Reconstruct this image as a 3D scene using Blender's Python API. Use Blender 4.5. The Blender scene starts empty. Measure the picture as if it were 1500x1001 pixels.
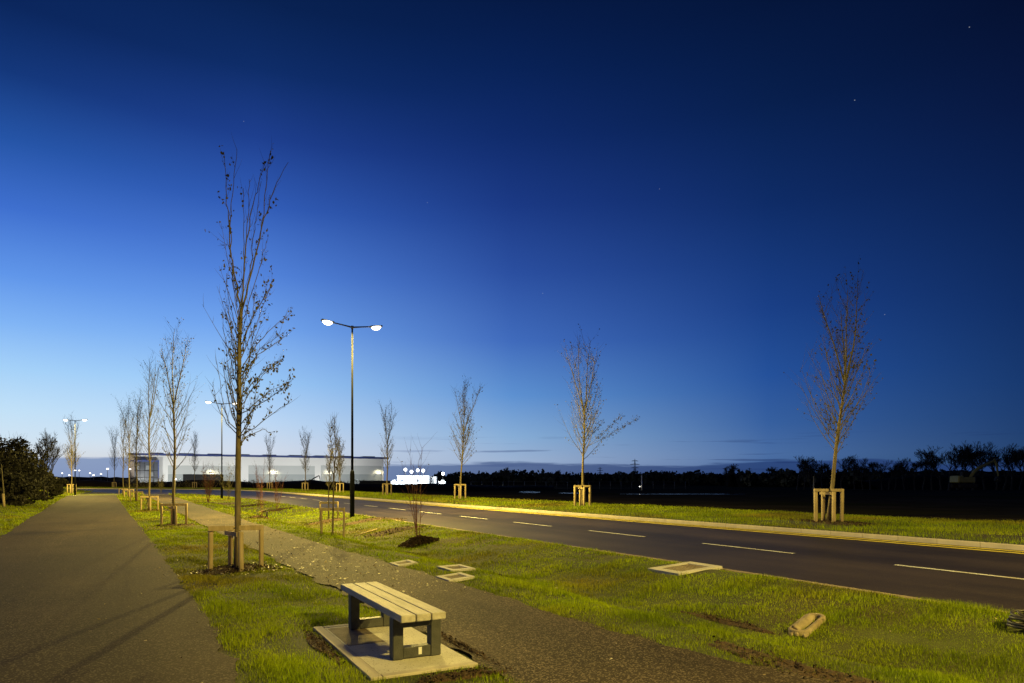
import bpy, math, random
import numpy as np
from mathutils import Vector, Matrix, Euler
R = math.radians
F = 1000.0; CX = 750.0; HY = 705.0; H = 1.75          # focal length in photo pixels, principal column, horizon row, eye height
SC = bpy.context.scene

# ---------------------------------------------------------------- camera
cam_d = bpy.data.cameras.new('camera'); cam = bpy.data.objects.new('camera', cam_d)
SC.collection.objects.link(cam); SC.camera = cam
cam.location = (0, 0, H); cam.rotation_euler = (R(90), 0, 0)
cam_d.sensor_width = 36; cam_d.lens = 24; cam_d.shift_y = (HY - 500.5) / 1500
cam_d.clip_start = .1; cam_d.clip_end = 6000
SC.view_settings.view_transform = 'Standard'; SC.view_settings.look = 'None'
SC.view_settings.exposure = 0; SC.view_settings.gamma = 1
SC.cycles.use_denoising = True
SC.cycles.use_adaptive_sampling = False; SC.cycles.max_bounces = 5; SC.cycles.diffuse_bounces = 3; SC.cycles.glossy_bounces = 2
SC.cycles.sample_clamp_indirect = 6

def lin(c):
    f = lambda v: v / 12.92 if v <= .04045 else ((v + .055) / 1.055) ** 2.4
    return tuple(f(v / 255) for v in c) + (1,)

# ---------------------------------------------------------------- world: clear dusk sky, glow in the west (left), cloud bank on the horizon
W = bpy.data.worlds.new("World"); SC.world = W; W.use_nodes = True
NT = W.node_tree; NT.nodes.clear()
def wn(t, **k):
    n = NT.nodes.new(t)
    for a, b in k.items(): setattr(n, a, b)
    return n
def wm(op, a, b=None, c=None, clamp=False):
    n = wn('ShaderNodeMath', operation=op, use_clamp=clamp)
    for i, v in enumerate((a, b, c)):
        if v is None: continue
        if hasattr(v, 'links') or hasattr(v, 'is_linked'): NT.links.new(v, n.inputs[i])
        else: n.inputs[i].default_value = v
    return n.outputs[0]
def wmix(f, a, b):
    n = wn('ShaderNodeMix', data_type='RGBA')
    for s, v in ((n.inputs[0], f), (n.inputs[6], a), (n.inputs[7], b)):
        if hasattr(v, 'is_linked'): NT.links.new(v, s)
        else: s.default_value = v
    return n.outputs[2]
tc = wn('ShaderNodeTexCoord'); sep = wn('ShaderNodeSeparateXYZ')
NT.links.new(tc.outputs['Generated'], sep.inputs[0])
sx, sy, sz = sep.outputs
el = wm('MULTIPLY', wm('ARCSINE', sz), 180 / math.pi)        # degrees above the horizon
az = wm('MULTIPLY', wm('ARCTAN2', sx, sy), 180 / math.pi)    # degrees right of straight ahead
def elof(x, y): return math.degrees(math.atan((HY - y) / math.hypot(F, x - CX)))
SKY = {
 0:   [(0,(11,38,92)),(100,(20,55,122)),(200,(37,84,166)),(300,(62,111,206)),(400,(96,150,234)),(470,(128,180,245)),(540,(166,210,249)),(600,(194,225,248)),(640,(208,228,243)),(672,(220,222,224)),(700,(204,199,206))],
 375: [(0,(9,34,82)),(100,(15,45,105)),(200,(30,63,142)),(300,(50,93,183)),(400,(82,131,218)),(480,(114,165,238)),(560,(156,201,247)),(620,(191,217,245)),(660,(210,220,235)),(700,(186,197,216))],
 750: [(0,(6,26,69)),(100,(9,34,87)),(200,(16,43,107)),(300,(27,57,132)),(400,(43,79,160)),(500,(64,107,188)),(580,(94,145,209)),(640,(135,173,214)),(675,(156,178,209)),(700,(138,156,195))],
 1125:[(0,(5,22,59)),(150,(8,31,77)),(300,(15,44,103)),(450,(26,63,134)),(550,(37,81,154)),(620,(55,96,159)),(665,(74,109,162)),(700,(67,98,148))],
 1500:[(0,(5,17,49)),(150,(8,24,64)),(300,(11,34,82)),(450,(17,46,100)),(560,(24,57,111)),(630,(33,64,113)),(670,(40,69,111)),(700,(35,58,96))],
}
cols = []
for x, st in sorted(SKY.items()):
    r = wn('ShaderNodeValToRGB'); r.color_ramp.interpolation = 'B_SPLINE' if False else 'LINEAR'
    NT.links.new(wm('DIVIDE', el, 45.0, clamp=True), r.inputs[0])
    pts = sorted([(elof(x, y) / 45, lin(c)) for y, c in st])
    top = pts[-1]; pts.append((min(1, top[0] + .25), tuple(v * .75 for v in top[1][:3]) + (1,)))
    e = r.color_ramp.elements
    e[0].position, e[0].color = pts[0]; e[1].position, e[1].color = pts[-1]
    for p, c in pts[1:-1]:
        q = e.new(p); q.color = c
    cols.append((math.degrees(math.atan((x - CX) / F)), r.outputs[0]))
aab = wm('ABSOLUTE', wm('ADD', az, 45.0))                    # the sky is even about the glow at azimuth -45
cur = cols[0][1]
for (a0, c0), (a1, c1) in zip(cols, cols[1:]):
    f = wn('ShaderNodeMapRange', clamp=True)
    f.inputs[1].default_value = a0 + 45; f.inputs[2].default_value = a1 + 45
    NT.links.new(aab, f.inputs[0])
    cur = wmix(f.outputs[0], cur, c1)
# cloud streaks: noise stretched along the horizon
cmb = wn('ShaderNodeCombineXYZ')
NT.links.new(wm('MULTIPLY', az, .085), cmb.inputs[0]); NT.links.new(wm('MULTIPLY', el, 1.15), cmb.inputs[1])
nz = wn('ShaderNodeTexNoise'); nz.inputs['Scale'].default_value = 1.0; nz.inputs['Detail'].default_value = 6; nz.inputs['Roughness'].default_value = .55
NT.links.new(cmb.outputs[0], nz.inputs['Vector'])
def rng(v, a, b, c=0., d=1., kind='SMOOTHSTEP'):
    n = wn('ShaderNodeMapRange', clamp=True, interpolation_type=kind); NT.links.new(v, n.inputs[0])
    for i, q in enumerate((a, b, c, d)): n.inputs[i + 1].default_value = q
    return n.outputs[0]
# a bank hugging the horizon; its top wanders with the noise
banktop = wm('MULTIPLY_ADD', nz.outputs[0], 2.3, .40)
bank = rng(wm('SUBTRACT', banktop, el), -.1, .22)
bankcol = wmix(rng(aab, 10, 62), lin((112, 138, 184)), lin((36, 60, 112)))
cur = wmix(wm('MULTIPLY', bank, .82), cur, bankcol)
cmb2 = wn('ShaderNodeCombineXYZ')
NT.links.new(wm('MULTIPLY_ADD', az, .10, 7.3), cmb2.inputs[0]); NT.links.new(wm('MULTIPLY_ADD', el, 2.6, 3.1), cmb2.inputs[1])
nz2 = wn('ShaderNodeTexNoise'); nz2.inputs['Scale'].default_value = 1.0; nz2.inputs['Detail'].default_value = 5
NT.links.new(cmb2.outputs[0], nz2.inputs['Vector'])
streak = wm('MULTIPLY', rng(nz2.outputs[0], .585, .67), wm('MULTIPLY', rng(el, .4, 1.2), rng(el, 4.3, 2.2)))
streakcol = wmix(rng(aab, 20, 70), lin((96, 118, 168)), lin((26, 46, 96)))
cur = wmix(wm('MULTIPLY', wm('MULTIPLY', streak, rng(aab, 25, 45)), .55), cur, streakcol)
# the first stars
for px, py, b in ((1252, 147, .7), (1420, 40, .6), (626, 297, .35), (966, 277, .35), (795, 430, .5), (357, 178, .3), (829, 617, .8), (1296, 461, .5), (668, 590, .0)):
    d = Vector(((px - CX) / F, 1, (HY - py) / F)).normalized()
    vd = wn('ShaderNodeVectorMath', operation='DISTANCE'); NT.links.new(tc.outputs['Generated'], vd.inputs[0]); vd.inputs[1].default_value = d
    cur = wmix(wm('MULTIPLY', wm('LESS_THAN', vd.outputs['Value'], .00055), b * .45), cur, (.75, .8, .85, 1))
bg = wn('ShaderNodeBackground'); bg.inputs[1].default_value = 1.0
NT.links.new(cur, bg.inputs[0])
wo = wn('ShaderNodeOutputWorld'); NT.links.new(bg.outputs[0], wo.inputs[0])

LAMP_COL = (1.0, .74, .16); LAMP_P = 14000

# ---------------------------------------------------------------- small helpers
COL = SC.collection
def tag(o, label=None, cat=None, group=None, kind=None):
    if label: o['label'] = label
    if cat: o['category'] = cat
    if group: o['group'] = group
    if kind: o['kind'] = kind
    return o
def empty(name, loc, rz=0, **k):
    o = bpy.data.objects.new(name, None); COL.objects.link(o); o.location = loc; o.rotation_euler = (0, 0, rz)
    o.empty_display_size = .2
    return tag(o, **k)
def copy_tree(o, parent=None):
    c = o.copy(); COL.objects.link(c); c.parent = parent
    for ch in o.children: copy_tree(ch, c)
    return c

def mesh_np(name, V, Fc, mat, parent=None, smooth=False, attrs=None):
    """V (n,3) array, Fc (m,k) array of one face size, linked as one object"""
    V = np.asarray(V, dtype=np.float32); Fc = np.asarray(Fc, dtype=np.int32)
    me = bpy.data.meshes.new(name); k = Fc.shape[1]
    me.vertices.add(len(V)); me.vertices.foreach_set('co', V.ravel())
    me.loops.add(Fc.size); me.loops.foreach_set('vertex_index', Fc.ravel())
    me.polygons.add(len(Fc)); me.polygons.foreach_set('loop_start', np.arange(0, Fc.size, k, dtype=np.int32))
    me.update(calc_edges=True)
    if smooth: me.polygons.foreach_set('use_smooth', np.ones(len(Fc), dtype=bool))
    for an, av in (attrs or {}).items():
        a = me.attributes.new(an, 'FLOAT', 'POINT'); a.data.foreach_set('value', np.asarray(av, dtype=np.float32))
    me.materials.append(mat)
    o = bpy.data.objects.new(name, me); COL.objects.link(o); o.parent = parent
    return o

class MB:
    def __init__(s): s.v = []; s.f = []; s.sm = []
    def face(s, pts, sm=False):
        n = len(s.v); s.v += [tuple(p) for p in pts]; s.f.append(tuple(range(n, n + len(pts)))); s.sm.append(sm)
    def box(s, c, d, rot=None, taper=1.0):
        n = len(s.v); c = Vector(c); m = rot if rot is not None else Matrix.Identity(3)
        for z in (-.5, .5):
            k = taper if z > 0 else 1
            for x, y in ((-.5, -.5), (.5, -.5), (.5, .5), (-.5, .5)):
                s.v.append(tuple(c + m @ Vector((x * d[0] * k, y * d[1] * k, z * d[2]))))
        for q in ((0,3,2,1),(4,5,6,7),(0,1,5,4),(1,2,6,5),(2,3,7,6),(3,0,4,7)):
            s.f.append(tuple(n + i for i in q)); s.sm.append(False)
    def bevbox(s, c, d, b, rot=None):
        """box with chamfered vertical and horizontal edges"""
        c = Vector(c); m = rot if rot is not None else Matrix.Identity(3); n0 = len(s.v)
        hx, hy, hz = d[0] / 2, d[1] / 2, d[2] / 2
        def ring(z, i):
            x, y = hx - i, hy - i
            pts = [(-x + b, -y), (x - b, -y), (x, -y + b), (x, y - b), (x - b, y), (-x + b, y), (-x, y - b), (-x, -y + b)]
            for p in pts: s.v.append(tuple(c + m @ Vector((p[0], p[1], z))))
        ring(-hz, b * .7); ring(-hz + b, 0); ring(hz - b, 0); ring(hz, b * .7)
        s.f.append(tuple(n0 + i for i in range(7, -1, -1))); s.sm.append(False)
        for r in range(3):
            for i in range(8):
                a = n0 + r * 8 + i; e = n0 + r * 8 + (i + 1) % 8
                s.f.append((a, e, e + 8, a + 8)); s.sm.append(False)
        s.f.append(tuple(n0 + 24 + i for i in range(8))); s.sm.append(False)
    def tube(s, pts, rad, n=6, cap=True, sm=True):
        pts = [Vector(p) for p in pts]
        if not hasattr(rad, '__len__'): rad = [rad] * len(pts)
        base = len(s.v); ref = None
        for i, p in enumerate(pts):
            t = (pts[min(i + 1, len(pts) - 1)] - pts[max(i - 1, 0)])
            if t.length < 1e-9: t = Vector((0, 0, 1))
            t.normalize()
            if ref is None: ref = Vector((1, 0, 0)) if abs(t.x) < .8 else Vector((0, 1, 0))
            u = t.cross(ref); u.normalize(); w = t.cross(u); ref = -w if False else ref
            for k in range(n):
                a = 2 * math.pi * k / n
                s.v.append(tuple(p + (u * math.cos(a) + w * math.sin(a)) * rad[i]))
        for i in range(len(pts) - 1):
            for k in range(n):
                a = base + i * n + k; b = base + i * n + (k + 1) % n
                s.f.append((a, b, b + n, a + n)); s.sm.append(sm)
        if cap:
            s.f.append(tuple(base + k for k in range(n - 1, -1, -1))); s.sm.append(False)
            e = base + (len(pts) - 1) * n
            s.f.append(tuple(e + k for k in range(n))); s.sm.append(False)
    def build(s, name, mat, parent=None):
        me = bpy.data.meshes.new(name); me.from_pydata(s.v, [], s.f)
        me.polygons.foreach_set('use_smooth', s.sm); me.materials.append(mat); me.update()
        o = bpy.data.objects.new(name, me); COL.objects.link(o); o.parent = parent
        return o

# ---------------------------------------------------------------- materials
MATS = {}
def mat(name, c1, c2=None, scale=5., rough=.8, bump=0., bscale=None, metal=0., spec=.5, detail=6, c3=None, speck=0., speckscale=200., speckcol=None,
        attr=None, stretch=None, trans=0.):
    m = bpy.data.materials.new(name); m.use_nodes = True; nt = m.node_tree; b = nt.nodes['Principled BSDF']
    b.inputs['Roughness'].default_value = rough; b.inputs['Metallic'].default_value = metal; b.inputs['Specular IOR Level'].default_value = spec
    tcn = nt.nodes.new('ShaderNodeTexCoord'); vec = tcn.outputs['Object']
    if stretch:
        mp = nt.nodes.new('ShaderNodeMapping'); mp.inputs['Scale'].default_value = stretch; nt.links.new(vec, mp.inputs[0]); vec = mp.outputs[0]
    def noise(sc, dt=detail):
        n = nt.nodes.new('ShaderNodeTexNoise'); n.inputs['Scale'].default_value = sc; n.inputs['Detail'].default_value = dt
        nt.links.new(vec, n.inputs['Vector']); return n.outputs[0]
    def mix(f, a, bb):
        n = nt.nodes.new('ShaderNodeMix'); n.data_type = 'RGBA'; n.clamp_factor = True
        for s_, v in ((n.inputs[0], f), (n.inputs[6], a), (n.inputs[7], bb)):
            if hasattr(v, 'is_linked'): nt.links.new(v, s_)
            else: s_.default_value = v if not isinstance(v, tuple) or len(v) == 4 else v + (1,)
        return n.outputs[2]
    def ramp(v, a, bb):
        n = nt.nodes.new('ShaderNodeMapRange'); nt.links.new(v, n.inputs[0]); n.inputs[1].default_value = a; n.inputs[2].default_value = bb
        return n.outputs[0]
    col = c1 + (1,)
    if c2: col = mix(ramp(noise(scale), .35, .65), c1 + (1,), c2 + (1,))
    if c3: col = mix(ramp(noise(scale * .23, 4), .5, .66), col, c3 + (1,))
    if speck:
        v = nt.nodes.new('ShaderNodeTexVoronoi'); v.inputs['Scale'].default_value = speckscale; nt.links.new(vec, v.inputs['Vector'])
        sp = nt.nodes.new('ShaderNodeSeparateColor'); nt.links.new(v.outputs['Color'], sp.inputs[0])
        col = mix(ramp(sp.outputs[0], 1 - speck, 1 - speck * .5), col, speckcol or (.3, .27, .22))
    if attr:
        an = nt.nodes.new('ShaderNodeAttribute'); an.attribute_name = attr
        hs = nt.nodes.new('ShaderNodeHueSaturation')
        nt.links.new(ramp(an.outputs['Fac'], 0, 1), hs.inputs['Value'])
        mr = [n for n in nt.nodes if n.type == 'MAP_RANGE'][-1]; mr.inputs[3].default_value = .45; mr.inputs[4].default_value = 1.6
        nt.links.new(col if hasattr(col, 'is_linked') else an.outputs['Color'], hs.inputs['Color']); col = hs.outputs[0]
    if hasattr(col, 'is_linked'): nt.links.new(col, b.inputs['Base Color'])
    else: b.inputs['Base Color'].default_value = col
    if bump:
        bn = nt.nodes.new('ShaderNodeBump'); bn.inputs['Strength'].default_value = bump; bn.inputs['Distance'].default_value = .02
        nt.links.new(noise(bscale or scale * 4, 8), bn.inputs['Height']); nt.links.new(bn.outputs[0], b.inputs['Normal'])
    if trans:
        tr = nt.nodes.new('ShaderNodeBsdfTranslucent'); ms = nt.nodes.new('ShaderNodeMixShader'); ms.inputs[0].default_value = trans
        if hasattr(col, 'is_linked'): nt.links.new(col, tr.inputs[0])
        else: tr.inputs[0].default_value = col
        out = nt.nodes['Material Output']
        nt.links.new(b.outputs[0], ms.inputs[1]); nt.links.new(tr.outputs[0], ms.inputs[2]); nt.links.new(ms.outputs[0], out.inputs[0])
    MATS[name] = m; return m
def emat(name, col, st):
    m = bpy.data.materials.new(name); m.use_nodes = True; nt = m.node_tree; nt.nodes.clear()
    e = nt.nodes.new('ShaderNodeEmission'); e.inputs[0].default_value = col + (1,); e.inputs[1].default_value = st
    o = nt.nodes.new('ShaderNodeOutputMaterial'); nt.links.new(e.outputs[0], o.inputs[0]); m.cycles.emission_sampling = 'NONE'; return m

M_turf   = mat('turf_soil', (.034, .042, .004), (.060, .072, .006), 1.4, .95, .8, 30, c3=(.05, .035, .015))
M_grass  = mat('grass_blades', (.205, .285, .003), (.27, .325, .005), .9, .7, attr='shade', spec=.2, c3=(.22, .18, .02), trans=.3)
M_tar    = mat('worn_tarmac', (.021, .015, .010), (.034, .024, .016), .55, .82, .12, 60, speck=.25, speckscale=75, speckcol=(.10, .08, .06), spec=.08, c3=(.020, .015, .011))
M_tar2   = mat('path_tarmac', (.029, .022, .017), (.048, .036, .027), .9, .8, .12, 60, speck=.3, speckscale=75, speckcol=(.15, .12, .09), spec=.08, c3=(.024, .02, .015))
M_road   = mat('road_asphalt', (.023, .017, .0165), (.034, .025, .024), .35, .58, .08, 60, speck=.12, speckscale=120, speckcol=(.07, .058, .045), spec=.25)
def band(m, lo, hi, sc=(.02, .9, 1), thr=(.35, .65)):
    nt = m.node_tree; b = nt.nodes['Principled BSDF']; src = b.inputs['Base Color'].links[0].from_socket
    tcn = nt.nodes.new('ShaderNodeTexCoord'); mp = nt.nodes.new('ShaderNodeMapping'); mp.vector_type = 'TEXTURE'; mp.inputs['Rotation'].default_value = (0, 0, math.atan2(.8818, -.4717))
    m2 = nt.nodes.new('ShaderNodeMapping'); m2.inputs['Scale'].default_value = sc; n = nt.nodes.new('ShaderNodeTexNoise'); n.inputs['Scale'].default_value = 1; n.inputs['Detail'].default_value = 5
    nt.links.new(tcn.outputs['Object'], mp.inputs[0]); nt.links.new(mp.outputs[0], m2.inputs[0]); nt.links.new(m2.outputs[0], n.inputs['Vector'])
    r = nt.nodes.new('ShaderNodeMapRange'); nt.links.new(n.outputs[0], r.inputs[0])
    for i_, v in enumerate((thr[0], thr[1], lo, hi)): r.inputs[i_ + 1].default_value = v
    v = nt.nodes.new('ShaderNodeVectorMath'); v.operation = 'SCALE'; nt.links.new(src, v.inputs[0]); nt.links.new(r.outputs[0], v.inputs['Scale']); nt.links.new(v.outputs[0], b.inputs['Base Color'])
band(M_road, .65, 1.5); band(M_road, .8, 1.2, (.35, .5, 1)); band(M_tar, .8, 1.3, (.08, .7, 1)); band(M_tar2, .75, 1.3, (.3, .8, 1))
M_kerb   = mat('kerb_concrete', (.42, .38, .33), (.52, .47, .40), 2.2, .85, .06, 40)
M_conc   = mat('slab_concrete', (.48, .46, .41), (.62, .59, .52), 2.0, .85, .25, 60, speck=.08, speckscale=90, speckcol=(.3, .27, .22))
M_conc2  = mat('dirty_concrete', (.22, .18, .12), (.33, .27, .18), 8., .9, .5, 60, c3=(.2, .15, .1))
M_soil   = mat('dark_field_soil', (.030, .026, .018), (.055, .046, .032), .22, 1., .8, 3, c3=(.030, .032, .014), spec=.0)
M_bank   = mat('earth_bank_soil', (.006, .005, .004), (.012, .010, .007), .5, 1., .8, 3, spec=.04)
M_mulch  = mat('bark_mulch', (.030, .018, .011), (.085, .050, .028), 22., .95, 1., 60)
M_white  = mat('road_paint_white', (.56, .57, .60), (.66, .67, .70), 6., .7, .0, 80, c3=(.50, .46, .41), speck=.08, speckscale=60, speckcol=(.15, .13, .11))
M_yellow = mat('road_paint_yellow', (.72, .60, .06), (.78, .66, .09), 6., .7, .0, 80, c3=(.62, .50, .07))
M_stake  = mat('stake_timber', (.40, .31, .16), (.56, .44, .25), 9., .8, .4, 40, stretch=(1, 1, .25))
M_bark   = mat('young_bark', (.15, .12, .06), (.25, .20, .11), 14., .85, .5, 50, stretch=(1, 1, .35))
M_twig   = mat('twig_bark', (.13, .115, .06), (.19, .165, .09), 6., .85)
M_redtwig= mat('red_twig_bark', (.12, .045, .03), (.17, .07, .04), 6., .85)
M_leaf   = mat('autumn_leaf', (.085, .078, .020), (.13, .11, .028), 3., .7, attr='shade', trans=.3)
M_dkleaf = mat('dark_foliage', (.022, .024, .012), (.038, .036, .018), .8, .8, attr='shade')
M_wood   = mat('silhouette_bark', (.020, .018, .015), (.030, .026, .020), 2., .9)
M_plank  = mat('bench_plank_grey', (.40, .375, .32), (.54, .50, .43), 3., .7, .35, 30, stretch=(1, 6, 6), spec=.4)
M_frame  = mat('bench_frame_dark', (.040, .042, .040), (.065, .066, .062), 12., .6, .2, 60)
M_pole   = mat('lamp_pole_black', (.0045, .005, .006), (.007, .0075, .009), 3., .6, spec=.02)
M_arm    = mat('lamp_arm_grey', (.12, .12, .12), (.15, .15, .15), 3., .4, spec=.6)
M_iron   = mat('cast_iron', (.10, .075, .045), (.16, .12, .07), 20., .75, .6, 40)
M_clad   = mat('pale_cladding', (.70, .70, .68), (.73, .73, .71), .03, .6, spec=.3)
M_clad2  = mat('grey_cladding', (.45, .47, .46), (.47, .49, .48), .03, .6, spec=.3)
M_clad3  = mat('dark_grey_cladding', (.30, .33, .33), (.33, .36, .36), .05, .6, spec=.3)
M_blue   = mat('blue_fascia', (.025, .045, .17), (.03, .055, .20), .2, .5)
M_glass  = mat('office_glass', (.05, .055, .07), (.07, .08, .10), .3, .35, spec=.3)
M_brown  = mat('brown_cladding', (.24, .19, .15), (.28, .22, .17), .3, .7)
M_dark   = mat('dark_opening', (.008, .008, .008), (.012, .012, .012), .5, .9)
M_hoard  = mat('dark_hoarding', (.016, .022, .034), (.022, .03, .044), .6, .8)
M_cabin  = mat('white_cabin', (.75, .77, .78), (.80, .82, .83), .5, .6)
M_digger = mat('digger_paint', (.20, .18, .04), (.24, .21, .05), 2., .6)
M_duct   = mat('black_duct', (.03, .028, .028), (.045, .04, .036), 10., .5, .2, 30, c3=(.12, .07, .03))
M_steel  = mat('galvanised_steel', (.06, .065, .08), (.08, .085, .10), 2., .5)
M_litter = mat('fallen_leaf', (.20, .155, .08), (.34, .28, .16), 9., .55, attr='shade')
M_blacktie = mat('rubber_tie', (.02, .025, .04), None, rough=.6)
M_label  = mat('white_plate', (.7, .7, .68), None, rough=.5)
M_puddle = mat('puddle_water', (.02, .025, .03), None, rough=.08, spec=.8)
E_lamp   = emat('lamp_glow_warm', (1, .88, .62), 9)
E_lampf  = emat('lamp_glow_far', (1, .92, .78), 5)
E_flood  = emat('floodlight_glow', (.92, .97, 1), 8)
E_wall   = emat('wall_light_glow', (1, .90, .68), 6)

# ---------------------------------------------------------------- road frame: s runs along the road away from the camera, t across it to the right
DS = Vector((-.4717, .8818)); DN = Vector((.8818, .4717))
def ST(s, t, z=0.): return Vector((DS.x * s + DN.x * t, DS.y * s + DN.y * t, z))
def toST(X, Y): return X * DS.x + Y * DS.y, X * DN.x + Y * DN.y
def pix(px, py, z=0.):
    Y = F * (H - z) / (py - HY); return Vector(((px - CX) / F * Y, Y, z))
def curve_from(pts, z=0.):
    a = sorted([tuple(toST(*pix(x, y, z)[:2])) for x, y in pts]); return np.array([p[0] for p in a]), np.array([p[1] for p in a])
FPL = (np.array([-15, 0, 5.9, 8, 12, 18.9, 35, 60, 98]), np.array([3.05, 2.95, 2.83, 2.78, 2.62, 2.42, 1.75, .95, -.3]))     # footpath, left edge
FPR = (np.array([-15, 0, 3.9, 5.1, 6.4, 7.9, 11, 19.6, 34, 60, 98]), np.array([6.6, 5.8, 5.28, 4.98, 4.78, 4.72, 4.72, 4.3, 3.8, 3.2, 2.5]))
g1 = curve_from([(400,1060),(363.8,1001),(330.7,946.5),(303.7,904.4),(272,862),(222.5,793),(186.4,749.6),(170,727)])
g2 = curve_from([(-600,1000),(-250,880),(0,788.7),(45,760),(78,739),(97,727.5)])
GWR = (np.r_[-15, g1[0]], np.r_[g1[1][0] + .25, g1[1]]); GWL = (np.r_[-15, g2[0]], np.r_[g2[1][0], g2[1]])
TN = (np.array([-20, 12, 38, 69, 90, 104]), np.array([10.2, 10.2, 9.75, 9.0, 7.6, 5.4]))       # near kerb line
TF = (np.array([-20, 15, 38, 80, 96]), np.array([17.35, 17.35, 16.9, 16.2, 15.9]))             # far kerb line
TC = (np.array([-20, 12, 43, 79, 96]), np.array([13.42, 13.38, 13.3, 13.1, 12.9]))
fi = lambda c, s: np.interp(s, c[0], c[1])
_r = random.Random(7); WV = [(_r.uniform(0, 6.28), _r.uniform(.5, 6.5), _r.uniform(0, 6.28)) for _ in range(26)]
def rough(X, Y):
    z = 0
    for a, k, p in WV: z = z + np.sin((X * math.cos(a) + Y * math.sin(a)) * k + p) / (k + .6)
    return z * .011
def sstep(x, a, b):
    u = np.clip((x - a) / (b - a), 0, 1); return u * u * (3 - 2 * u)
def zg(X, Y):
    """height of the near verge: flat by the paths, a shallow swale between the footpath and the road"""
    s, t = toST(np.asarray(X, float), np.asarray(Y, float))
    r = fi(FPR, s); n = fi(TN, s)
    u = (t - r - .8) / np.maximum(n - r - 1.0, .5)
    dep = .34 * sstep(s, -14, -4) * (1 - sstep(s, 45, 75))
    sw = -dep * sstep(u, 0, .30) * (1 - sstep(u, .34, 1.0))
    ch = np.exp(-((t - 6.25 - .12 * np.sin(s * 1.7)) / .17) ** 2) * sstep(s, 3.6, 5.2) * (1 - sstep(s, 7.6, 9.6)) * -.24
    onpath = np.maximum(sstep(t, fi(FPL, s) - .25, fi(FPL, s) + .05) * (1 - sstep(t, r - .05, r + .25)), sstep(t, fi(GWL, s) - .25, fi(GWL, s) + .05) * (1 - sstep(t, fi(GWR, s) - .05, fi(GWR, s) + .25)))
    kb = sstep(t, n - .45, n - .1)
    slab = sstep(s, 5.5, 5.8) * (1 - sstep(s, 8.3, 8.6)) * sstep(t, 1.4, 1.65) * (1 - sstep(t, 2.8, 3.0))
    b = rough(X, Y) + .012
    bank = .35 * sstep(t, fi(GWL, s) - .6, fi(GWL, s) - 5)
    return (sw + ch + b) * (1 - onpath) * (1 - kb) * (1 - slab) + bank * 1.0 - .022 * onpath - .006 * slab - .02 * kb
def at(px, py):
    z = 0.
    for _ in range(14):
        p = pix(px, py, z); z = .5 * z + .5 * float(zg(p.x, p.y))
    return Vector((p.x, p.y, z))
def top_h(px_y, Y): return H + (HY - px_y) / F * Y
ROADZ = (-.07, .19)
def road_z(s, t):
    n, f = fi(TN, s), fi(TF, s); return ROADZ[0] + (ROADZ[1] - ROADZ[0]) * (t - n) / (f - n)

# ---------------------------------------------------------------- ground structures
# base field to the horizon
sv = np.array([-60, -30, 0, 40, 100, 200, 400, 900, 2500, 5000.]) ; 
xs = np.array([-5000, -1500, -500, -200, -100, -50, 0, 50, 100, 200, 500, 1500, 5000.])
V = [(x, y, -.34) for y in sv for x in xs]; n = len(xs)
Fc = [(i * n + j, i * n + j + 1, (i + 1) * n + j + 1, (i + 1) * n + j) for i in range(len(sv) - 1) for j in range(n - 1)]
tag(mesh_np('ground', V, Fc, M_soil), kind='structure', label='dark unlit field reaching to the horizon')

def grid(name, srow, trow, fn, m, smooth=True, **k):
    """fn(i,j arrays) -> X,Y,Z over the lattice"""
    S_, T_ = np.meshgrid(srow, trow, indexing='ij'); X, Y, Z = fn(S_, T_)
    V = np.stack([X, Y, Z], -1).reshape(-1, 3); a, b = S_.shape
    I = np.arange(a * b).reshape(a, b)
    Fc = np.stack([I[:-1, :-1], I[:-1, 1:], I[1:, 1:], I[1:, :-1]], -1).reshape(-1, 4)
    return tag(mesh_np(name, V, Fc, m, smooth=smooth), **k)
def s_end(t): return np.interp(t, [-60, -12, -7, -2, 1.5, 3.5, 7, 12], [150, 150, 140, 122, 108, 104, 98, 96])
def verge_xy(U, T):
    SS = -14 + (s_end(T) + 14) * U
    return SS
uu = np.concatenate([np.linspace(0, .20, 150)[:-1], np.linspace(.20, .45, 90)[:-1], np.linspace(.45, 1, 60)])
tt = np.concatenate([np.linspace(-70, -16, 28)[:-1], np.linspace(-16, -3, 40)[:-1], np.linspace(-3, 10.2, 112)])
def near_fn(U, T):
    SS = verge_xy(U, T); n = fi(TN, SS)
    T2 = np.where(T > -3, -3 + (T + 3) / 13.2 * (n + 3), T)
    X = DS.x * SS + DN.x * T2; Y = DS.y * SS + DN.y * T2
    Z = zg(X, Y)
    return X, Y, Z
grid('grass_verge', uu, tt, near_fn, M_turf, kind='structure', label='green grass verge and shallow swale beside the paths')

def strip(name, s_arr, tl, tr, zf, m, cols_=6, jit=0., label=None, seed=1):
    r = np.random.RandomState(seed); s_arr = np.asarray(s_arr, float)
    L = fi(tl, s_arr); Rr = fi(tr, s_arr)
    if jit:
        k = np.convolve(r.randn(len(s_arr) + 6), np.ones(4) / 2, 'same')[3:-3] * jit; k2 = np.convolve(r.randn(len(s_arr) + 6), np.ones(4) / 2, 'same')[3:-3] * jit
        L = L + k; Rr = Rr + k2
    w = np.linspace(0, 1, cols_)
    T = L[:, None] + (Rr - L)[:, None] * w; S_ = np.repeat(s_arr[:, None], cols_, 1)
    X = DS.x * S_ + DN.x * T; Y = DS.y * S_ + DN.y * T; Z = zf(X, Y, S_, T)
    V = np.stack([X, Y, Z], -1).reshape(-1, 3); I = np.arange(len(V)).reshape(len(s_arr), cols_)
    Fc = np.stack([I[:-1, :-1], I[:-1, 1:], I[1:, 1:], I[1:, :-1]], -1).reshape(-1, 4)
    return tag(mesh_np(name, V, Fc, m, smooth=True), kind='structure', label=label)
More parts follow.
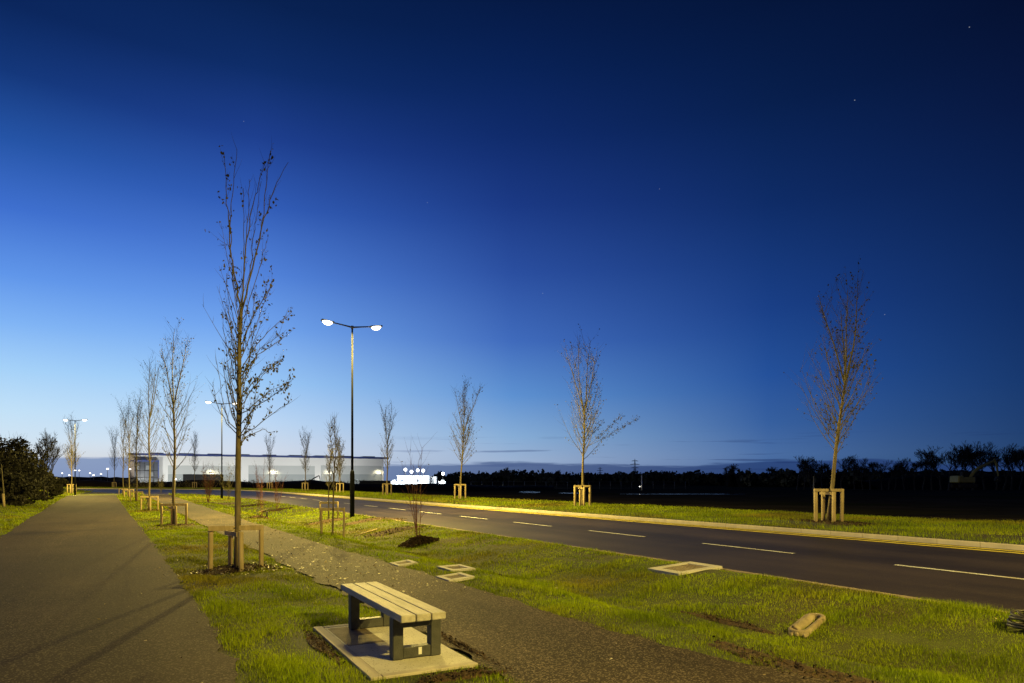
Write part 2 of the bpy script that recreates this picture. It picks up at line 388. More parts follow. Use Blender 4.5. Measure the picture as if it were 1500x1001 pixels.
sfine = np.concatenate([np.arange(-13, 14, .10), np.arange(14, 30, .25), np.arange(30, 97, 1.2)])
strip('footpath', sfine, FPL, FPR, lambda X, Y, S_, T: .002 + .03 * sstep(S_, 18, 40), M_tar2, 8, .045, 'brown tarmac footpath beside the bench', 3)
strip('cycle_path', sfine, GWL, GWR, lambda X, Y, S_, T: .000 + .04 * sstep(S_, 18, 40), M_tar, 10, .04, 'wide brown tarmac path on the left', 5)

# road: straight run, then a bend to the left; pairs of near and far points
sr = np.arange(-18, 97, 2.0)
N = [ST(s, float(fi(TN, s)) - .05) for s in sr]; Fp = [ST(s, float(fi(TF, s))) for s in sr]
bend = [((300, 724.5), (372, 719.6)), ((262, 726), (335, 718.4)), ((235, 727), (290, 717.7)), ((205, 727), (240, 717.2)), ((172, 726), (200, 716.9)), ((150, 723), (150, 716.6)), ((90, 721.5), (90, 716.3)), ((-100, 720.5), (-100, 716.0)), ((-500, 720), (-500, 716.0))]
for a, b in bend:
    N.append(pix(a[0], a[1], -.07)); Fp.append(pix(b[0], b[1], .19))
V = []; K = 9
for a, b in zip(N, Fp):
    for k in range(K):
        w = k / (K - 1); p = Vector(a[:2]).lerp(Vector(b[:2]), w); V.append((p.x, p.y, ROADZ[0] + (ROADZ[1] - ROADZ[0]) * w))
I = np.arange(len(V)).reshape(len(N), K)
Fc = np.stack([I[:-1, :-1], I[:-1, 1:], I[1:, 1:], I[1:, :-1]], -1).reshape(-1, 4)
tag(mesh_np('road', V, Fc, M_road, smooth=True), kind='structure', label='dark asphalt two lane road curving away to the left')
FAR = [Vector(p[:2]) for p in Fp]                                   # far kerb line in the world
def offset_line(L, d):
    out = []
    for i, p in enumerate(L):
        t = (L[min(i + 1, len(L) - 1)] - L[max(i - 1, 0)]).normalized(); out.append(p + Vector((t.y, -t.x)) * d)
    return out
def ribbon(name, lines, zs, m, kind='structure', label=None, smooth=True, zfun=None):
    V = []; K = len(lines)
    for i in range(len(lines[0])):
        for k in range(K):
            p = lines[k][i]; z = zs[k] if zfun is None else zs[k] + zfun(p.x, p.y, k); V.append((p.x, p.y, z))
    I = np.arange(len(V)).reshape(-1, K)
    Fc = np.stack([I[:-1, :-1], I[:-1, 1:], I[1:, 1:], I[1:, :-1]], -1).reshape(-1, 4)
    return tag(mesh_np(name, V, Fc, m, smooth=smooth), kind=kind, label=label)
# kerbs, laid stone by stone
def dens(L, step):
    out = []; 
    for a, b in zip(L, L[1:]):
        k = max(1, int(round((b - a).length / step)))
        for i in range(k): out.append(a.lerp(b, i / k))
    out.append(L[-1]); return out
def kerb(name, L, d0, d1, z0, z1, label, joint=.012, m=None):
    mb = MB(); L = dens(L, .914)
    A = offset_line(L, d0); B = offset_line(L, d1)
    for i in range(len(L) - 1):
        a, b = A[i], A[i + 1]; c, d = B[i + 1], B[i]
        g = (b - a).normalized() * joint * .5
        a = a + g; d = d + g; b = b - g; c = c - g; bv = .014
        am = a.lerp(d, bv / (d - a).length); bm = b.lerp(c, bv / (c - b).length)
        mb.face([(a.x, a.y, z0), (b.x, b.y, z0), (b.x, b.y, z1 - bv), (a.x, a.y, z1 - bv)])
        mb.face([(a.x, a.y, z1 - bv), (b.x, b.y, z1 - bv), (bm.x, bm.y, z1), (am.x, am.y, z1)])
        mb.face([(am.x, am.y, z1), (bm.x, bm.y, z1), (c.x, c.y, z1), (d.x, d.y, z1)])
        mb.face([(d.x, d.y, z1), (c.x, c.y, z1), (c.x, c.y, z0), (d.x, d.y, z0)])
        mb.face([(a.x, a.y, z0), (a.x, a.y, z1 - bv), (am.x, am.y, z1), (d.x, d.y, z1), (d.x, d.y, z0)])
    return tag(mb.build(name, m or M_kerb), kind='structure', label=label)
kerb('far_kerb', FAR, -.0, .16, .10, .305, 'pale concrete kerb along the far side of the road')
NEARL = [ST(s, float(fi(TN, s))) for s in np.arange(-14, 94, 2.)]
kerb('near_kerb', [Vector(p[:2]) for p in NEARL], -.13, .0, -.2, .002, 'thin concrete kerb along the near side of the road', m=M_conc2)
# far verge: rises gently to a crest then drops to the field
offs = [.16, .8, 1.6, 2.6, 3.6, 4.6, 5.4, 6.2, 7.2, 9, 12]
zz = [.300, .335, .36, .38, .41, .44, .45, .42, .30, .0, -.40]
FARD = dens(FAR, .8)
def vrg(x, y, k): return 0 if k == 0 else float(rough(x, y)) * (1.2 if k < 9 else 0)
M_turf2 = mat('verge_turf_worn', (.040, .055, .010), (.058, .072, .012), 1.1, .95, .8, 30, c3=(.045, .028, .013))
ribbon('far_verge', [offset_line(FARD, d) for d in offs], zz, M_turf2, label='grass strip beyond the road with worn soil patches', zfun=vrg)
def zfar(d): return float(np.interp(d, offs, zz))
def on_far(px, d):
    """point d metres beyond the far kerb in the direction of photo column px"""
    L = offset_line(FARD, d); k = (px - CX) / F; best = None
    for a, b in zip(L, L[1:]):
        fa = a.x - k * a.y; fb = b.x - k * b.y
        if fa * fb <= 0 and fa != fb and min(a.y, b.y) > 2:
            p = a.lerp(b, fa / (fa - fb)); best = p if best is None or p.y < best.y else best
    return Vector((best.x, best.y, zfar(d)))
# painted markings: sheets 5 mm above the asphalt
def paint(name, s0, s1, t0, t1, m, label, step=1.5, tcv=None, parent=None):
    ss = np.arange(s0, s1 + 1e-6, (s1 - s0) / max(1, round((s1 - s0) / step)))
    V = []; 
    for s in ss:
        b = float(fi(tcv, s)) if tcv is not None else 0
        for t in (b + t0, b + t1): p = ST(s, t, road_z(s, t) + .009); V.append(tuple(p))
    I = np.arange(len(V)).reshape(-1, 2)
    Fc = np.stack([I[:-1, 0], I[:-1, 1], I[1:, 1], I[1:, 0]], -1)
    return tag(mesh_np(name, V, Fc, m), kind='structure', label=label)
for k in range(-2, 14):
    e = 8.55 + 5.42 * k
    paint('lane_dash', e - 2.98, e, -.055, .055, M_white, 'white dash of the broken centre line on the road', tcv=TC)
paint('yellow_line', -18, 94, -.32, -.17, M_yellow, 'outer of the two yellow lines by the far kerb', 2., TF) 
paint('yellow_line', -18, 94, -.64, -.49, M_yellow, 'inner of the two yellow lines by the far kerb', 2., TF)
p0 = pix(233, 725.2, .0); p1 = pix(248, 725.0, .0)
mb = MB(); mb.face([(p0.x, p0.y, -.05), (p1.x, p1.y, -.05), (p1.x, p1.y + 1.3, -.045), (p0.x, p0.y + 1.3, -.045)])
tag(mb.build('give_way_mark', M_white), kind='structure', label='pale painted mark where the footpath meets the side road')

# ---------------------------------------------------------------- grass blades (nobody could count them)
rg = np.random.RandomState(11)
def grass_mask_near(X, Y):
    s, t = toST(X, Y); r = rg.rand(len(X)) * .10 - .05
    ok = (t < fi(TN, s) + .03 * np.sin(s * 2.3) - .02 - .1 * (rg.rand(len(X)) > .35)) & (s < s_end(t) - .5)
    ok &= ~((t > fi(FPL, s) + r) & (t < fi(FPR, s) + r)); ok &= ~((t > fi(GWL, s) + r) & (t < fi(GWR, s) + r))
    sj = rg.rand(len(X)) * .05; ok &= ~((s > 5.84 + sj) & (s < 8.28 - sj) & (t > 1.70 + sj) & (t < 2.86))
    # bare patches
    q = np.sin(X * 1.9 + 1.3 * np.sin(Y * 1.1)) + np.sin(Y * 2.3 + 1.7 * np.sin(X * 1.4) + 2)
    pb = np.clip((-q - 1.0) * .7, 0, .22) * (.6 + .4 * np.sin(X * 9) * np.sin(Y * 8))
    edge = np.clip(1 - np.abs(t - fi(FPR, s) - .15) / .35, 0, 1) * (s < 6.5) * .6                      # worn edge near the camera
    ch = np.exp(-((t - 6.25) / .22) ** 2) * ((s > 4.0) & (s < 9)) * .85
    dirt = np.exp(-(((s - 5.5) / .5) ** 2 + ((t - 2.2) / .7) ** 2)) * .9 + np.exp(-(((s - 7.5) / .9) ** 2 + ((t - 1.5) / .22) ** 2)) * .9
    return ok & (rg.rand(len(X)) > np.maximum.reduce([pb, edge, ch, dirt]))
HOLES = []   # (x, y, r) things that stand in the grass and keep it clear
def blades(X, Y, Z, h, w):
    n = len(X); a = rg.rand(n) * 6.283; l = rg.rand(n) * 6.283; lean = rg.rand(n) * .75 * h
    dx, dy = np.cos(a) * w, np.sin(a) * w
    V = np.empty((n, 3, 3)); V[:, 0] = np.stack([X - dx, Y - dy, Z - .01], -1); V[:, 1] = np.stack([X + dx, Y + dy, Z - .01], -1)
    V[:, 2] = np.stack([X + np.cos(l) * lean, Y + np.sin(l) * lean, Z + h], -1)
    sh = np.clip(rg.normal(.5, .26, n) + .16 * np.sin(X * 2.1 + np.sin(Y * 1.7)) + .12 * np.sin(Y * 3.3 + X), 0, 1)
    return V.reshape(-1, 3), np.repeat(sh, 3)
def make_grass(holes):
    VV = []; SS = []
    bands = [(4.6, 7, 5200, .036, .0030), (7, 10, 3800, .040, .0034), (10, 15, 2000, .045, .0046), (15, 24, 800, .05, .0072), (24, 40, 240, .06, .013), (40, 75, 60, .085, .025), (75, 130, 16, .10, .05)]
    for y0, y1, d, h, w in bands:
        xa = -.92 * y1; xb = .9 * y1; n = int((xb - xa) * (y1 - y0) * d)
        X = rg.uniform(xa, xb, n); Y = rg.uniform(y0, y1, n); k = (X > -.92 * Y) & (X < .9 * Y); X, Y = X[k], Y[k]
        m = grass_mask_near(X, Y)
        for hx, hy, hr in holes:
            if hy < y1 + 3 and hy > y0 - 3: m &= ((X - hx) ** 2 + (Y - hy) ** 2) > (hr * rg.uniform(.75, 1.1, len(X))) ** 2
        X, Y = X[m], Y[m]; s, t = toST(X, Y)
        cl = np.sin(X * 3.1 + 1.9 * np.sin(Y * 2.3)) + np.sin(Y * 4.3 + 1.5 * np.sin(X * 3.7 + 1)) + .7 * np.sin(X * 9.1 + Y * 7.3) + .6 * np.sin(Y * 12.7 - X * 8.1)
        tall = np.clip(1 + .32 * cl, .6, 2.1) + .9 * (np.abs(t - fi(TN, s)) < .5) * (s < 6) + .35 * np.sin(X * 1.3 + Y * 2.1) * np.sin(Y * .9)
        kk = rg.rand(len(X)) < np.clip(.9 + .15 * cl, .8, 1); X, Y, tall = X[kk], Y[kk], tall[kk]
        v, sh = blades(X, Y, zg(X, Y), h * tall * rg.uniform(.45, 1.25, len(X)), w * 1.1 * rg.uniform(.7, 1.2, len(X)))
        VV.append(v); SS.append(sh)
    V = np.concatenate(VV); S_ = np.concatenate(SS); print('blades', len(V) // 3)
    tag(mesh_np('grass', V, np.arange(len(V)).reshape(-1, 3), M_grass, attrs={'shade': S_}), 'short green grass on the verges and swale beside the paths', 'grass', kind='stuff')
    # far verge blades
    VV = []; SS = []
    A = offset_line(FARD, .16); B = offset_line(FARD, 1.16)
    for i in range(len(FARD) - 1):
        c = A[i]
        if c.y < 8: continue
        D = min(420, 190000 / c.y ** 2 + 12); ln = (A[i + 1] - A[i]).length; n = int(D * ln * 6.4)
        u = rg.rand(n); v = rg.rand(n) ** .9 * 6.6; nx = (B[i] - A[i]).x; ny = (B[i] - A[i]).y
        X = A[i].x + (A[i + 1] - A[i]).x * u + nx * v; Y = A[i].y + (A[i + 1] - A[i]).y * u + ny * v
        q = np.sin(X * .8 + 1.1 * np.sin(Y * .7)) + np.sin(Y * 1.3 + X * .4)
        bare = np.clip(1.1 - np.abs(v - 1.6) / 1.3, 0, 1) * (X > 8) * np.clip(.55 + .4 * q, 0, .95)
        m = (rg.rand(n) > bare) & (rg.rand(n) > (v - 5) * .6)
        for hx, hy, hr in holes: m &= ((X - hx) ** 2 + (Y - hy) ** 2) > hr ** 2
        X, Y, v = X[m], Y[m], v[m]; wz = max(.006, c.y * .00035)
        Z = np.interp(v + .16, offs, zz) + rough(X, Y) * 1.2
        vv, sh = blades(X, Y, Z, (.05 + .05 * rg.rand(len(X))) * min(1.6, 1 + c.y / 120), np.full(len(X), wz)); VV.append(vv); SS.append(sh)
    V = np.concatenate(VV); S_ = np.concatenate(SS); print('far blades', len(V) // 3)
    tag(mesh_np('grass', V, np.arange(len(V)).reshape(-1, 3), M_grass, attrs={'shade': S_}), 'short green grass on the strip beyond the road', 'grass', kind='stuff')

# ---------------------------------------------------------------- trees
def leaf_mesh(pts, size, rnd, name, m, parent):
    if not pts: return
    V = []; Fc = []; S_ = []
    for p in pts:
        a = Euler((rnd.uniform(0, 6.3), rnd.uniform(0, 6.3), rnd.uniform(0, 6.3))).to_matrix(); s = size * rnd.uniform(.6, 1.3); k = len(V)
        for q in ((-.5, 0, 0), (0, -.32, .05), (.55, 0, 0), (0, .32, .05)): V.append(tuple(Vector(p) + a @ (Vector(q) * s)))
        Fc.append((k, k + 1, k + 2, k + 3)); S_ += [rnd.random()] * 4
    return mesh_np(name, V, Fc, m, parent, attrs={'shade': S_})
def grow(mb, rnd, p, d, ln, r, up, n=5, sides=4, wob=.10):
    """one branch that bends upwards; returns its points"""
    pts = [Vector(p)]; d = Vector(d).normalized()
    for i in range(n):
        d = (d + Vector((rnd.gauss(0, wob), rnd.gauss(0, wob), up + rnd.gauss(0, wob * .6)))).normalized(); pts.append(pts[-1] + d * ln / n)
    mb.tube(pts, [r * (1 - .78 * i / n) for i in range(n + 1)], sides, cap=False); return pts
def young_tree(base, h, seed, label, cat='tree', lean=(0, 0), clear=2.3, r0=.06, nb=34, leaf=.35, split=.55, group=None, twr=.0045, spread=1., leafsz=.075,
               extra=None, rightleaf=.0, leaders=3, barkmat=None):
    """a staked young tree: straight trunk, ascending branches, top divides into a few leaders"""
    rnd = random.Random(seed); root = empty('young_tree', base, 0, label=label, cat=cat, group=group)
    tr = MB(); cr = MB(); lv = []; Lx, Ly = lean; hs = h * split
    P = lambda z: Vector((Lx * (z / h) ** 1.2, Ly * (z / h) ** 1.2, z))
    pts = []; rr = []
    for i in range(15):
        z = hs * i / 14; q = P(z) + Vector((.02 * math.sin(z * 1.9 + seed), .02 * math.cos(z * 1.4 + seed), 0)); pts.append(q)
        rr.append(r0 * (1.25 if i == 0 else 1) * (1 - .52 * i / 14))
    tr.tube(pts, rr, 10); tr.build('trunk', barkmat or M_bark, root)
    def twigs(bp, ln, dens_, lp, out):
        for i in range(1, len(bp)):
            for _ in range(dens_):
                a = bp[i - 1].lerp(bp[i], rnd.random()); d = (bp[i] - bp[i - 1]).normalized()
                side = Vector((rnd.gauss(0, 1), rnd.gauss(0, 1), rnd.gauss(0, .4))).normalized()
                tp = grow(cr, rnd, a, d * .9 + side * .75, ln * rnd.uniform(.5, 1.2), twr, .10, 3, 3, .09)
                if rnd.random() < lp:
                    for q in tp[1:]:
                        for _ in range(2):
                            if rnd.random() < .75: lv.append(q + Vector((rnd.gauss(0, .03), rnd.gauss(0, .03), rnd.gauss(0, .03))))
    for k in range(leaders):                                        # leaders
        a = 2 * math.pi * (k + rnd.uniform(-.2, .2)) / leaders + seed
        w = (.30 if k else .10) * spread
        L = (h - hs) * (1 if k == 0 else rnd.uniform(.72, .98))
        bp = grow(cr, rnd, pts[-1], (math.cos(a) * w + Lx / h, math.sin(a) * w + Ly / h, 1), L, r0 * .42, .05, 9, 6, .035)
        twigs(bp, .16 * h * .55, 3, leaf + rightleaf * .8 * (k != 1), 1)
        for i in range(2, 8):
            a2 = rnd.uniform(0, 6.28); q = grow(cr, rnd, bp[i], (math.cos(a2) * .5, math.sin(a2) * .5, 1), L * rnd.uniform(.25, .42), twr * 1.6, .08, 5, 4, .06)
            twigs(q, .09 * h * .6, 2, leaf, 1)
    for k in range(nb):                                             # side branches
        f = (k + rnd.random()) / nb; z = clear + (hs * .99 - clear) * f; az_ = k * 2.399 + rnd.uniform(-.4, .4)
        ln = h * (.23 - .07 * f) * rnd.uniform(.55, 1.15) * spread * (.75 + .5 * min(1, f * 4))
        e = rnd.uniform(.75, 1.25) + f * .5
        bp = grow(cr, rnd, P(z), (math.cos(az_), math.sin(az_), e), ln, r0 * .16 + twr, .16, 6, 4, .07)
        right = math.cos(az_) > .2
        twigs(bp[1:], ln * .35, 2, leaf + (rightleaf if right else 0), 1)
    for e in (extra or []):
        bp = grow(cr, rnd, P(e[0]), e[1], e[2], .012, e[3], 8, 4, .05)
        for i in range(3, len(bp)):
            for _ in range(5): tp = grow(cr, rnd, bp[i], (bp[i] - bp[i - 1]).normalized() + Vector((rnd.gauss(0, .5), rnd.gauss(0, .5), rnd.gauss(0, .4))), .3, twr, .02, 3, 3)
            for _ in range(e[4]): lv.append(bp[i] + Vector((rnd.gauss(0, .10), rnd.gauss(0, .10), rnd.gauss(0, .08))))
    c = cr.build('crown', M_twig, root)
    if lv: leaf_mesh(lv, leafsz, rnd, 'leaves', M_leaf, c)
    return root
def support(base, label, rz=0., h=.86, w=.42, r=.045, gz=None, two=False, group='timber tree supports'):
    """timber guard round a young tree: posts and rails with a rubber tie"""
    root = empty('tree_support', base, rz, label=label, cat='tree support', group=group)
    ps = [(-w, 0), (w, 0)] if two else [(-w, .02), (w, -.02), (.10, -w * .72), (-.12, w * .72)]
    for i, (x, y) in enumerate(ps):
        mb = MB(); hh = h if i < 2 else h - .10; jx = math.sin(base[0] * 5 + i * 2.1) * .014
        mb.tube([(x + jx, y, -.5), (x, y, hh - .008), (x, y, hh)], [r, r, r * .86], 14); mb.build('post', M_stake, root)
    mb = MB(); mb.bevbox((-w / 2 - .03, -r - .016, h - .05), (w + .02, .032, .095), .004); mb.build('rail', M_stake, root)
    mb = MB(); mb.bevbox((w / 2 + .03, -r - .016, h - .048), (w + .02 - .06, .032, .095), .004); mb.build('rail', M_stake, root)
    if not two:
        mb = MB(); a = Vector((.10, -w * .72 + r + .018, h - .16)); b = Vector((-.12, w * .72 - r - .018, h - .16)); d = b - a
        rot = Matrix.Rotation(math.atan2(d.y, d.x), 3, 'Z')
        mb.bevbox((a + b) / 2 + Vector((-.085, 0, 0)), (d.length + .10, .03, .08), .004, rot); mb.build('rail', M_stake, root)
    mb = MB(); mb.tube([(.085 * math.cos(a), .085 * math.sin(a) - .0, h - .05) for a in np.linspace(0, 6.1, 12)], .012, 6); mb.build('tie', M_blacktie, root)
    return root
def mulch(base, rx, ry, hgt, label, seed, rz=0., n=420, chip=.05, name='mulch_mound', white=0):
    """a low heap of bark chips"""
    rnd = random.Random(seed); V = []; Fc = []; K = 28; RN = 9
    bx, by = base[0], base[1]
    ca, sa = math.cos(rz), math.sin(rz)
    def zz_(u): return hgt * (1 - u * u) ** 1.4 if u < 1 else 0
    def ground(x, y): return float(zg(x, y)) if base[2] < .2 else base[2]
    for i in range(RN):
        for k in range(K):
            a = 2 * math.pi * k / K; u = i / (RN - 1); w = 1 + .16 * math.sin(3 * a + seed) + .1 * math.sin(5 * a)
            x = math.cos(a) * rx * u * w; y = math.sin(a) * ry * u * w; x, y = x * ca - y * sa, x * sa + y * ca
            V.append((bx + x, by + y, ground(bx + x, by + y) + .012 + zz_(u) + rnd.gauss(0, .012) * (u < .95) - (.03 if u > .99 else 0)))
    for i in range(RN - 1):
        for k in range(K): Fc.append((i * K + k, i * K + (k + 1) % K, (i + 1) * K + (k + 1) % K, (i + 1) * K + k))
    for _ in range(n):
        a = rnd.uniform(0, 6.28); u = math.sqrt(rnd.random()) * 1.08; w = 1 + .16 * math.sin(3 * a + seed) + .1 * math.sin(5 * a)
        x = math.cos(a) * rx * u * w; y = math.sin(a) * ry * u * w; x, y = x * ca - y * sa, x * sa + y * ca
        c = Vector((bx + x, by + y, ground(bx + x, by + y) + .02 + zz_(min(u, 1)) + rnd.uniform(0, .02)))
        m = Euler((rnd.gauss(0, .6), rnd.gauss(0, .6), rnd.uniform(0, 6.3))).to_matrix(); s = chip * rnd.uniform(.4, 1.2); k = len(V)
        for q in ((-.5, -.25, 0), (.5, -.2, .05), (.45, .25, 0), (-.5, .2, .08)): V.append(tuple(c + m @ (Vector(q) * s)))
        Fc.append((k, k + 1, k + 2, k + 3))
    o = mesh_np(name, np.array(V) - np.array([bx, by, base[2]]), Fc, M_mulch); o.location = base
    HOLES.append((bx, by, min(rx, ry) * .9)); 
    return tag(o, label, 'mulch', 'mulch patches round the young trees')

TG = 'staked young trees along the road and paths'
# --- row between the two paths
b = at(347, 835); b.z = float(zg(b.x, b.y)); MAIN = b.copy()
def main_tree():
    rnd = random.Random(5); Yb = b.y
    root = empty('young_tree', b, 0, label='tallest bare young tree with a few brown leaves, between the two paths behind the bench', cat='tree', group=TG)
    tr = MB(); cr = MB(); lv = []
    def q(px, py, dy=0.): return Vector(((px - CX) / F * (Yb + dy) - b.x, dy, H + (HY - py) / F * (Yb + dy) - b.z))
    tp = [q(347.5, 838), q(348, 800), q(348.3, 760), q(348.5, 700), q(349.5, 640), q(350.5, 580), q(350.5, 520), q(351.5, 480), q(354, 452)]
    tr.tube(tp, [.072, .062, .058, .054, .050, .045, .038, .033, .030], 12); tr.build('trunk', M_bark, root)
    def poly(pts, r0_, r1_, jit=.02):
        out = [pts[0]]
        for a, c in zip(pts, pts[1:]):
            for i in range(1, 5): out.append(a.lerp(c, i / 4) + Vector((rnd.gauss(0, jit * .5), rnd.gauss(0, jit), rnd.gauss(0, jit * .5))))
        n = len(out) - 1; cr.tube(out, [r0_ + (r1_ - r0_) * (i / n) ** .8 for i in range(n + 1)], 6, cap=False); return out
    def tw(bp, ln, k, lp, from_=0.15, sd=.7):
        n = len(bp)
        for i in range(int(n * from_), n - 1):
            for _ in range(k):
                if rnd.random() < .3: continue
                a = bp[i].lerp(bp[i + 1], rnd.random()); d = (bp[i + 1] - bp[i]).normalized(); side = Vector((rnd.gauss(0, 1), rnd.gauss(0, 1), rnd.gauss(0, .35))).normalized()
                t_ = grow(cr, rnd, a, d + side * sd, ln * rnd.uniform(.4, 1.2), .0042, .12, 4, 3, .08)
                if rnd.random() < lp:
                    for qq in t_[1:]:
                        for _ in range(2):
                            if rnd.random() < .7: lv.append(qq + Vector((rnd.gauss(0, .025), rnd.gauss(0, .025), rnd.gauss(0, .025) - .02)))
    leaders = [([(354, 452), (345, 410), (338, 372), (334, 320), (331, 275), (328, 222)], -.3, .019, .5),
               ([(339, 375), (337, 330), (341, 270), (348, 217)], -.4, .010, .3),
               ([(354, 452), (357, 400), (361, 350), (368, 310), (377, 280), (388, 240)], .3, .018, .5),
               ([(361, 352), (364, 300), (364, 262)], .1, .008, .2),
               ([(358, 385), (356, 330), (357, 275)], .5, .008, .25),
               ([(354, 456), (366, 405), (380, 355), (390, 310), (402, 280), (421, 238)], .2, .020, .6),
               ([(381, 350), (388, 300), (391, 250), (396, 226)], -.1, .010, .6),
               ([(366, 405), (370, 350), (376, 320), (381, 266)], .6, .009, .5),
               ([(351, 486), (345, 440), (340, 400), (335, 360), (322, 357)], -.2, .007, .2),
               ([(351, 490), (363, 450), (378, 400), (385, 370), (392, 352)], .4, .009, .8),
               ([(351, 500), (342, 470), (333, 430), (332, 400)], .4, .008, .2)]
    for pl, dy, r_, lp in leaders:
        n = len(pl); bp = poly([q(x, y, dy * (i / (n - 1))) for i, (x, y) in enumerate(pl)], r_, .004)
        tw(bp, .42, 1, lp * .8, .2, .45)
    sides = [((350, 640), (372, 628), (398, 606), (424, 590), .8), ((350, 655), (360, 640), (385, 628), (396, 634), .5), ((350, 612), (375, 590), (395, 572), (425, 562), .9), ((350, 625), (370, 600), (400, 580), (418, 566), .9),
             ((350, 600), (366, 575), (385, 550), (408, 530), .8), ((350, 590), (370, 560), (392, 540), (403, 540), .7), ((351, 570), (366, 540), (380, 512), (412, 490), .7), ((351, 545), (372, 510), (400, 480), (428, 457), .4),
             ((351, 530), (364, 500), (378, 470), (392, 430), .7), ((351, 510), (368, 470), (384, 440), (398, 420), .6), ((351, 555), (378, 520), (400, 505), (416, 495), .5), ((351, 575), (360, 540), (372, 500), (384, 470), .6),
             ((349, 632), (335, 618), (326, 590), (318, 530), .1), ((349, 632), (338, 600), (330, 560), (328, 535), .2), ((349, 600), (340, 575), (334, 545), (330, 500), .25), ((350, 575), (342, 545), (334, 510), (326, 480), .2),
             ((350, 560), (343, 520), (338, 480), (334, 450), .2), ((350, 640), (332, 620), (316, 590), (312, 560), .05), ((350, 535), (342, 505), (334, 470), (328, 455), .2), ((350, 615), (342, 585), (338, 560), (337, 540), .1),
             ((350, 646), (362, 620), (372, 590), (378, 560), .6), ((350, 606), (358, 560), (366, 520), (372, 480), .5), ((351, 525), (360, 490), (372, 460), (372, 430), .5), ((350, 660), (357, 636), (366, 618), (372, 600), .5)]
    for i, (*pl, lp) in enumerate(sides):
        dy = rnd.uniform(-1., 1.); bp = poly([q(x, y, dy * k / 3) for k, (x, y) in enumerate(pl)], .011, .0035, .012); tw(bp, .34, 2, lp * .85, .2, .6)
    for k in range(26):
        z = 2.6 + 3.0 * k / 26; a = k * 2.4; dx = 0
        bp = grow(cr, rnd, Vector((.01, 0, z)), (math.cos(a) * .6, math.sin(a), 1.5), rnd.uniform(.7, 1.3), .008, .12, 6, 4, .06); tw(bp, .26, 1, .35, .2)
    c = cr.build('crown', M_twig, root); leaf_mesh(lv, .062, rnd, 'leaves', M_leaf, c)
main_tree()
support(b + Vector((-.02, .02, 0)), 'lit timber guard of four posts round the tallest tree behind the bench', .33, .87, .46, .047)
mulch((b.x, b.y, b.z), .78, .5, .05, 'dark bark mulch round the foot of the tallest tree', 3, .3, 700, .05)

# ---------------------------------------------------------------- other trees between the paths
row = [(255, 770, 480, 21, .0, .22, 'slim bare tree in a weathered guard, second in the row between the paths', 'grey weathered timber guard round the second tree between the paths', 1.0),
       (219, 748, 525, 22, .0, .05, 'leafless pale tree, third in the row between the paths', 'timber guard round the third tree between the paths', .8),
       (200, 735, 578, 23, .0, .3, 'narrow bare tree, fourth in the row between the paths', 'timber guard round the fourth tree between the paths', .7),
       (189, 729, 585, 24, .0, .35, 'narrow dark bare tree, fifth in the row between the paths', 'timber guard round the fifth tree between the paths', .65),
       (180.5, 726, 600, 25, .0, .1, 'farthest bare tree in the row between the paths', 'farthest timber guard in the row between the paths', .6)]
for px, py, ty, sd, ln_, lf, lab, slab_, spr in row:
    p = at(px, py); h = top_h(ty, p.y)
    young_tree(p, h, sd, lab, clear=h * .27, r0=.055 + .001 * h, nb=27, leaf=lf, split=.60, group=TG, twr=.003 + p.y * .00004, spread=spr, leafsz=.05 + p.y * .0004, leaders=3)
    support(p, slab_, .33, .86, .44, .045)
    mulch((p.x, p.y, p.z), .7, .42, .04, 'dark mulch round the foot of the ' + lab.split(',')[1].strip().replace('in the row', 'tree of the row') if False else {21: 'dark mulch under the second tree between the paths', 22: 'dark mulch under the third tree between the paths', 23: 'dark mulch under the fourth tree between the paths', 24: 'dark mulch under the fifth tree between the paths', 25: 'dark mulch under the farthest tree between the paths'}[sd], sd, .3, 160, .06)

# ---------------------------------------------------------------- trees beyond the road
far_trees = [  # column, offset beyond kerb, top row, lean, leaf, label, support label
    (1214, 2.6, 404, (1.05, 0), .12, 31, 'tall young tree leaning right with brown leaves, alone on the right beyond the road', 'brightly lit timber guard at the right beyond the road'),
    (853, 3.6, 497, (.25, 0), .12, 32, 'young tree beyond the road with two long branches reaching right', 'timber guard under the tree with two long side branches'),
    (674, 3.8, 556, (.55, 0), .10, 33, 'young tree beyond the road, to the right of the floodlit cabins', 'timber guard beyond the road just right of the floodlit cabins'),
    (567, 3.8, 592, (.1, 0), .12, 34, 'leafless young tree at the right end of the warehouse', 'timber guard by the right end of the warehouse'),
    (498, 3.8, 640, (-.1, 0), .35, 35, 'yellowish young tree beyond the road, left of the double lamp', 'timber guard beyond the road, left of the double lamp'),
    (447, 3.8, 628, (.2, 0), .2, 36, 'slight bare tree in front of the warehouse between its wall lights', 'timber guard in front of the warehouse near the small digger'),
    (395, 3.8, 638, (0, 0), .0, 37, 'pollard-like bare tree in front of the warehouse, right of the tallest tree', 'timber guard in front of the warehouse, right of the tallest tree'),
    (285, 3.8, 634, (.1, 0), .05, 38, 'thin bare tree in front of the warehouse, left of the tallest tree', 'timber guard in front of the warehouse, left of the tallest tree'),
    (167.5, 3.4, 626, (0, 0), .05, 39, 'pale bare tree beyond the side road, left of the warehouse', 'timber guard beyond the side road, left of the warehouse'),
]
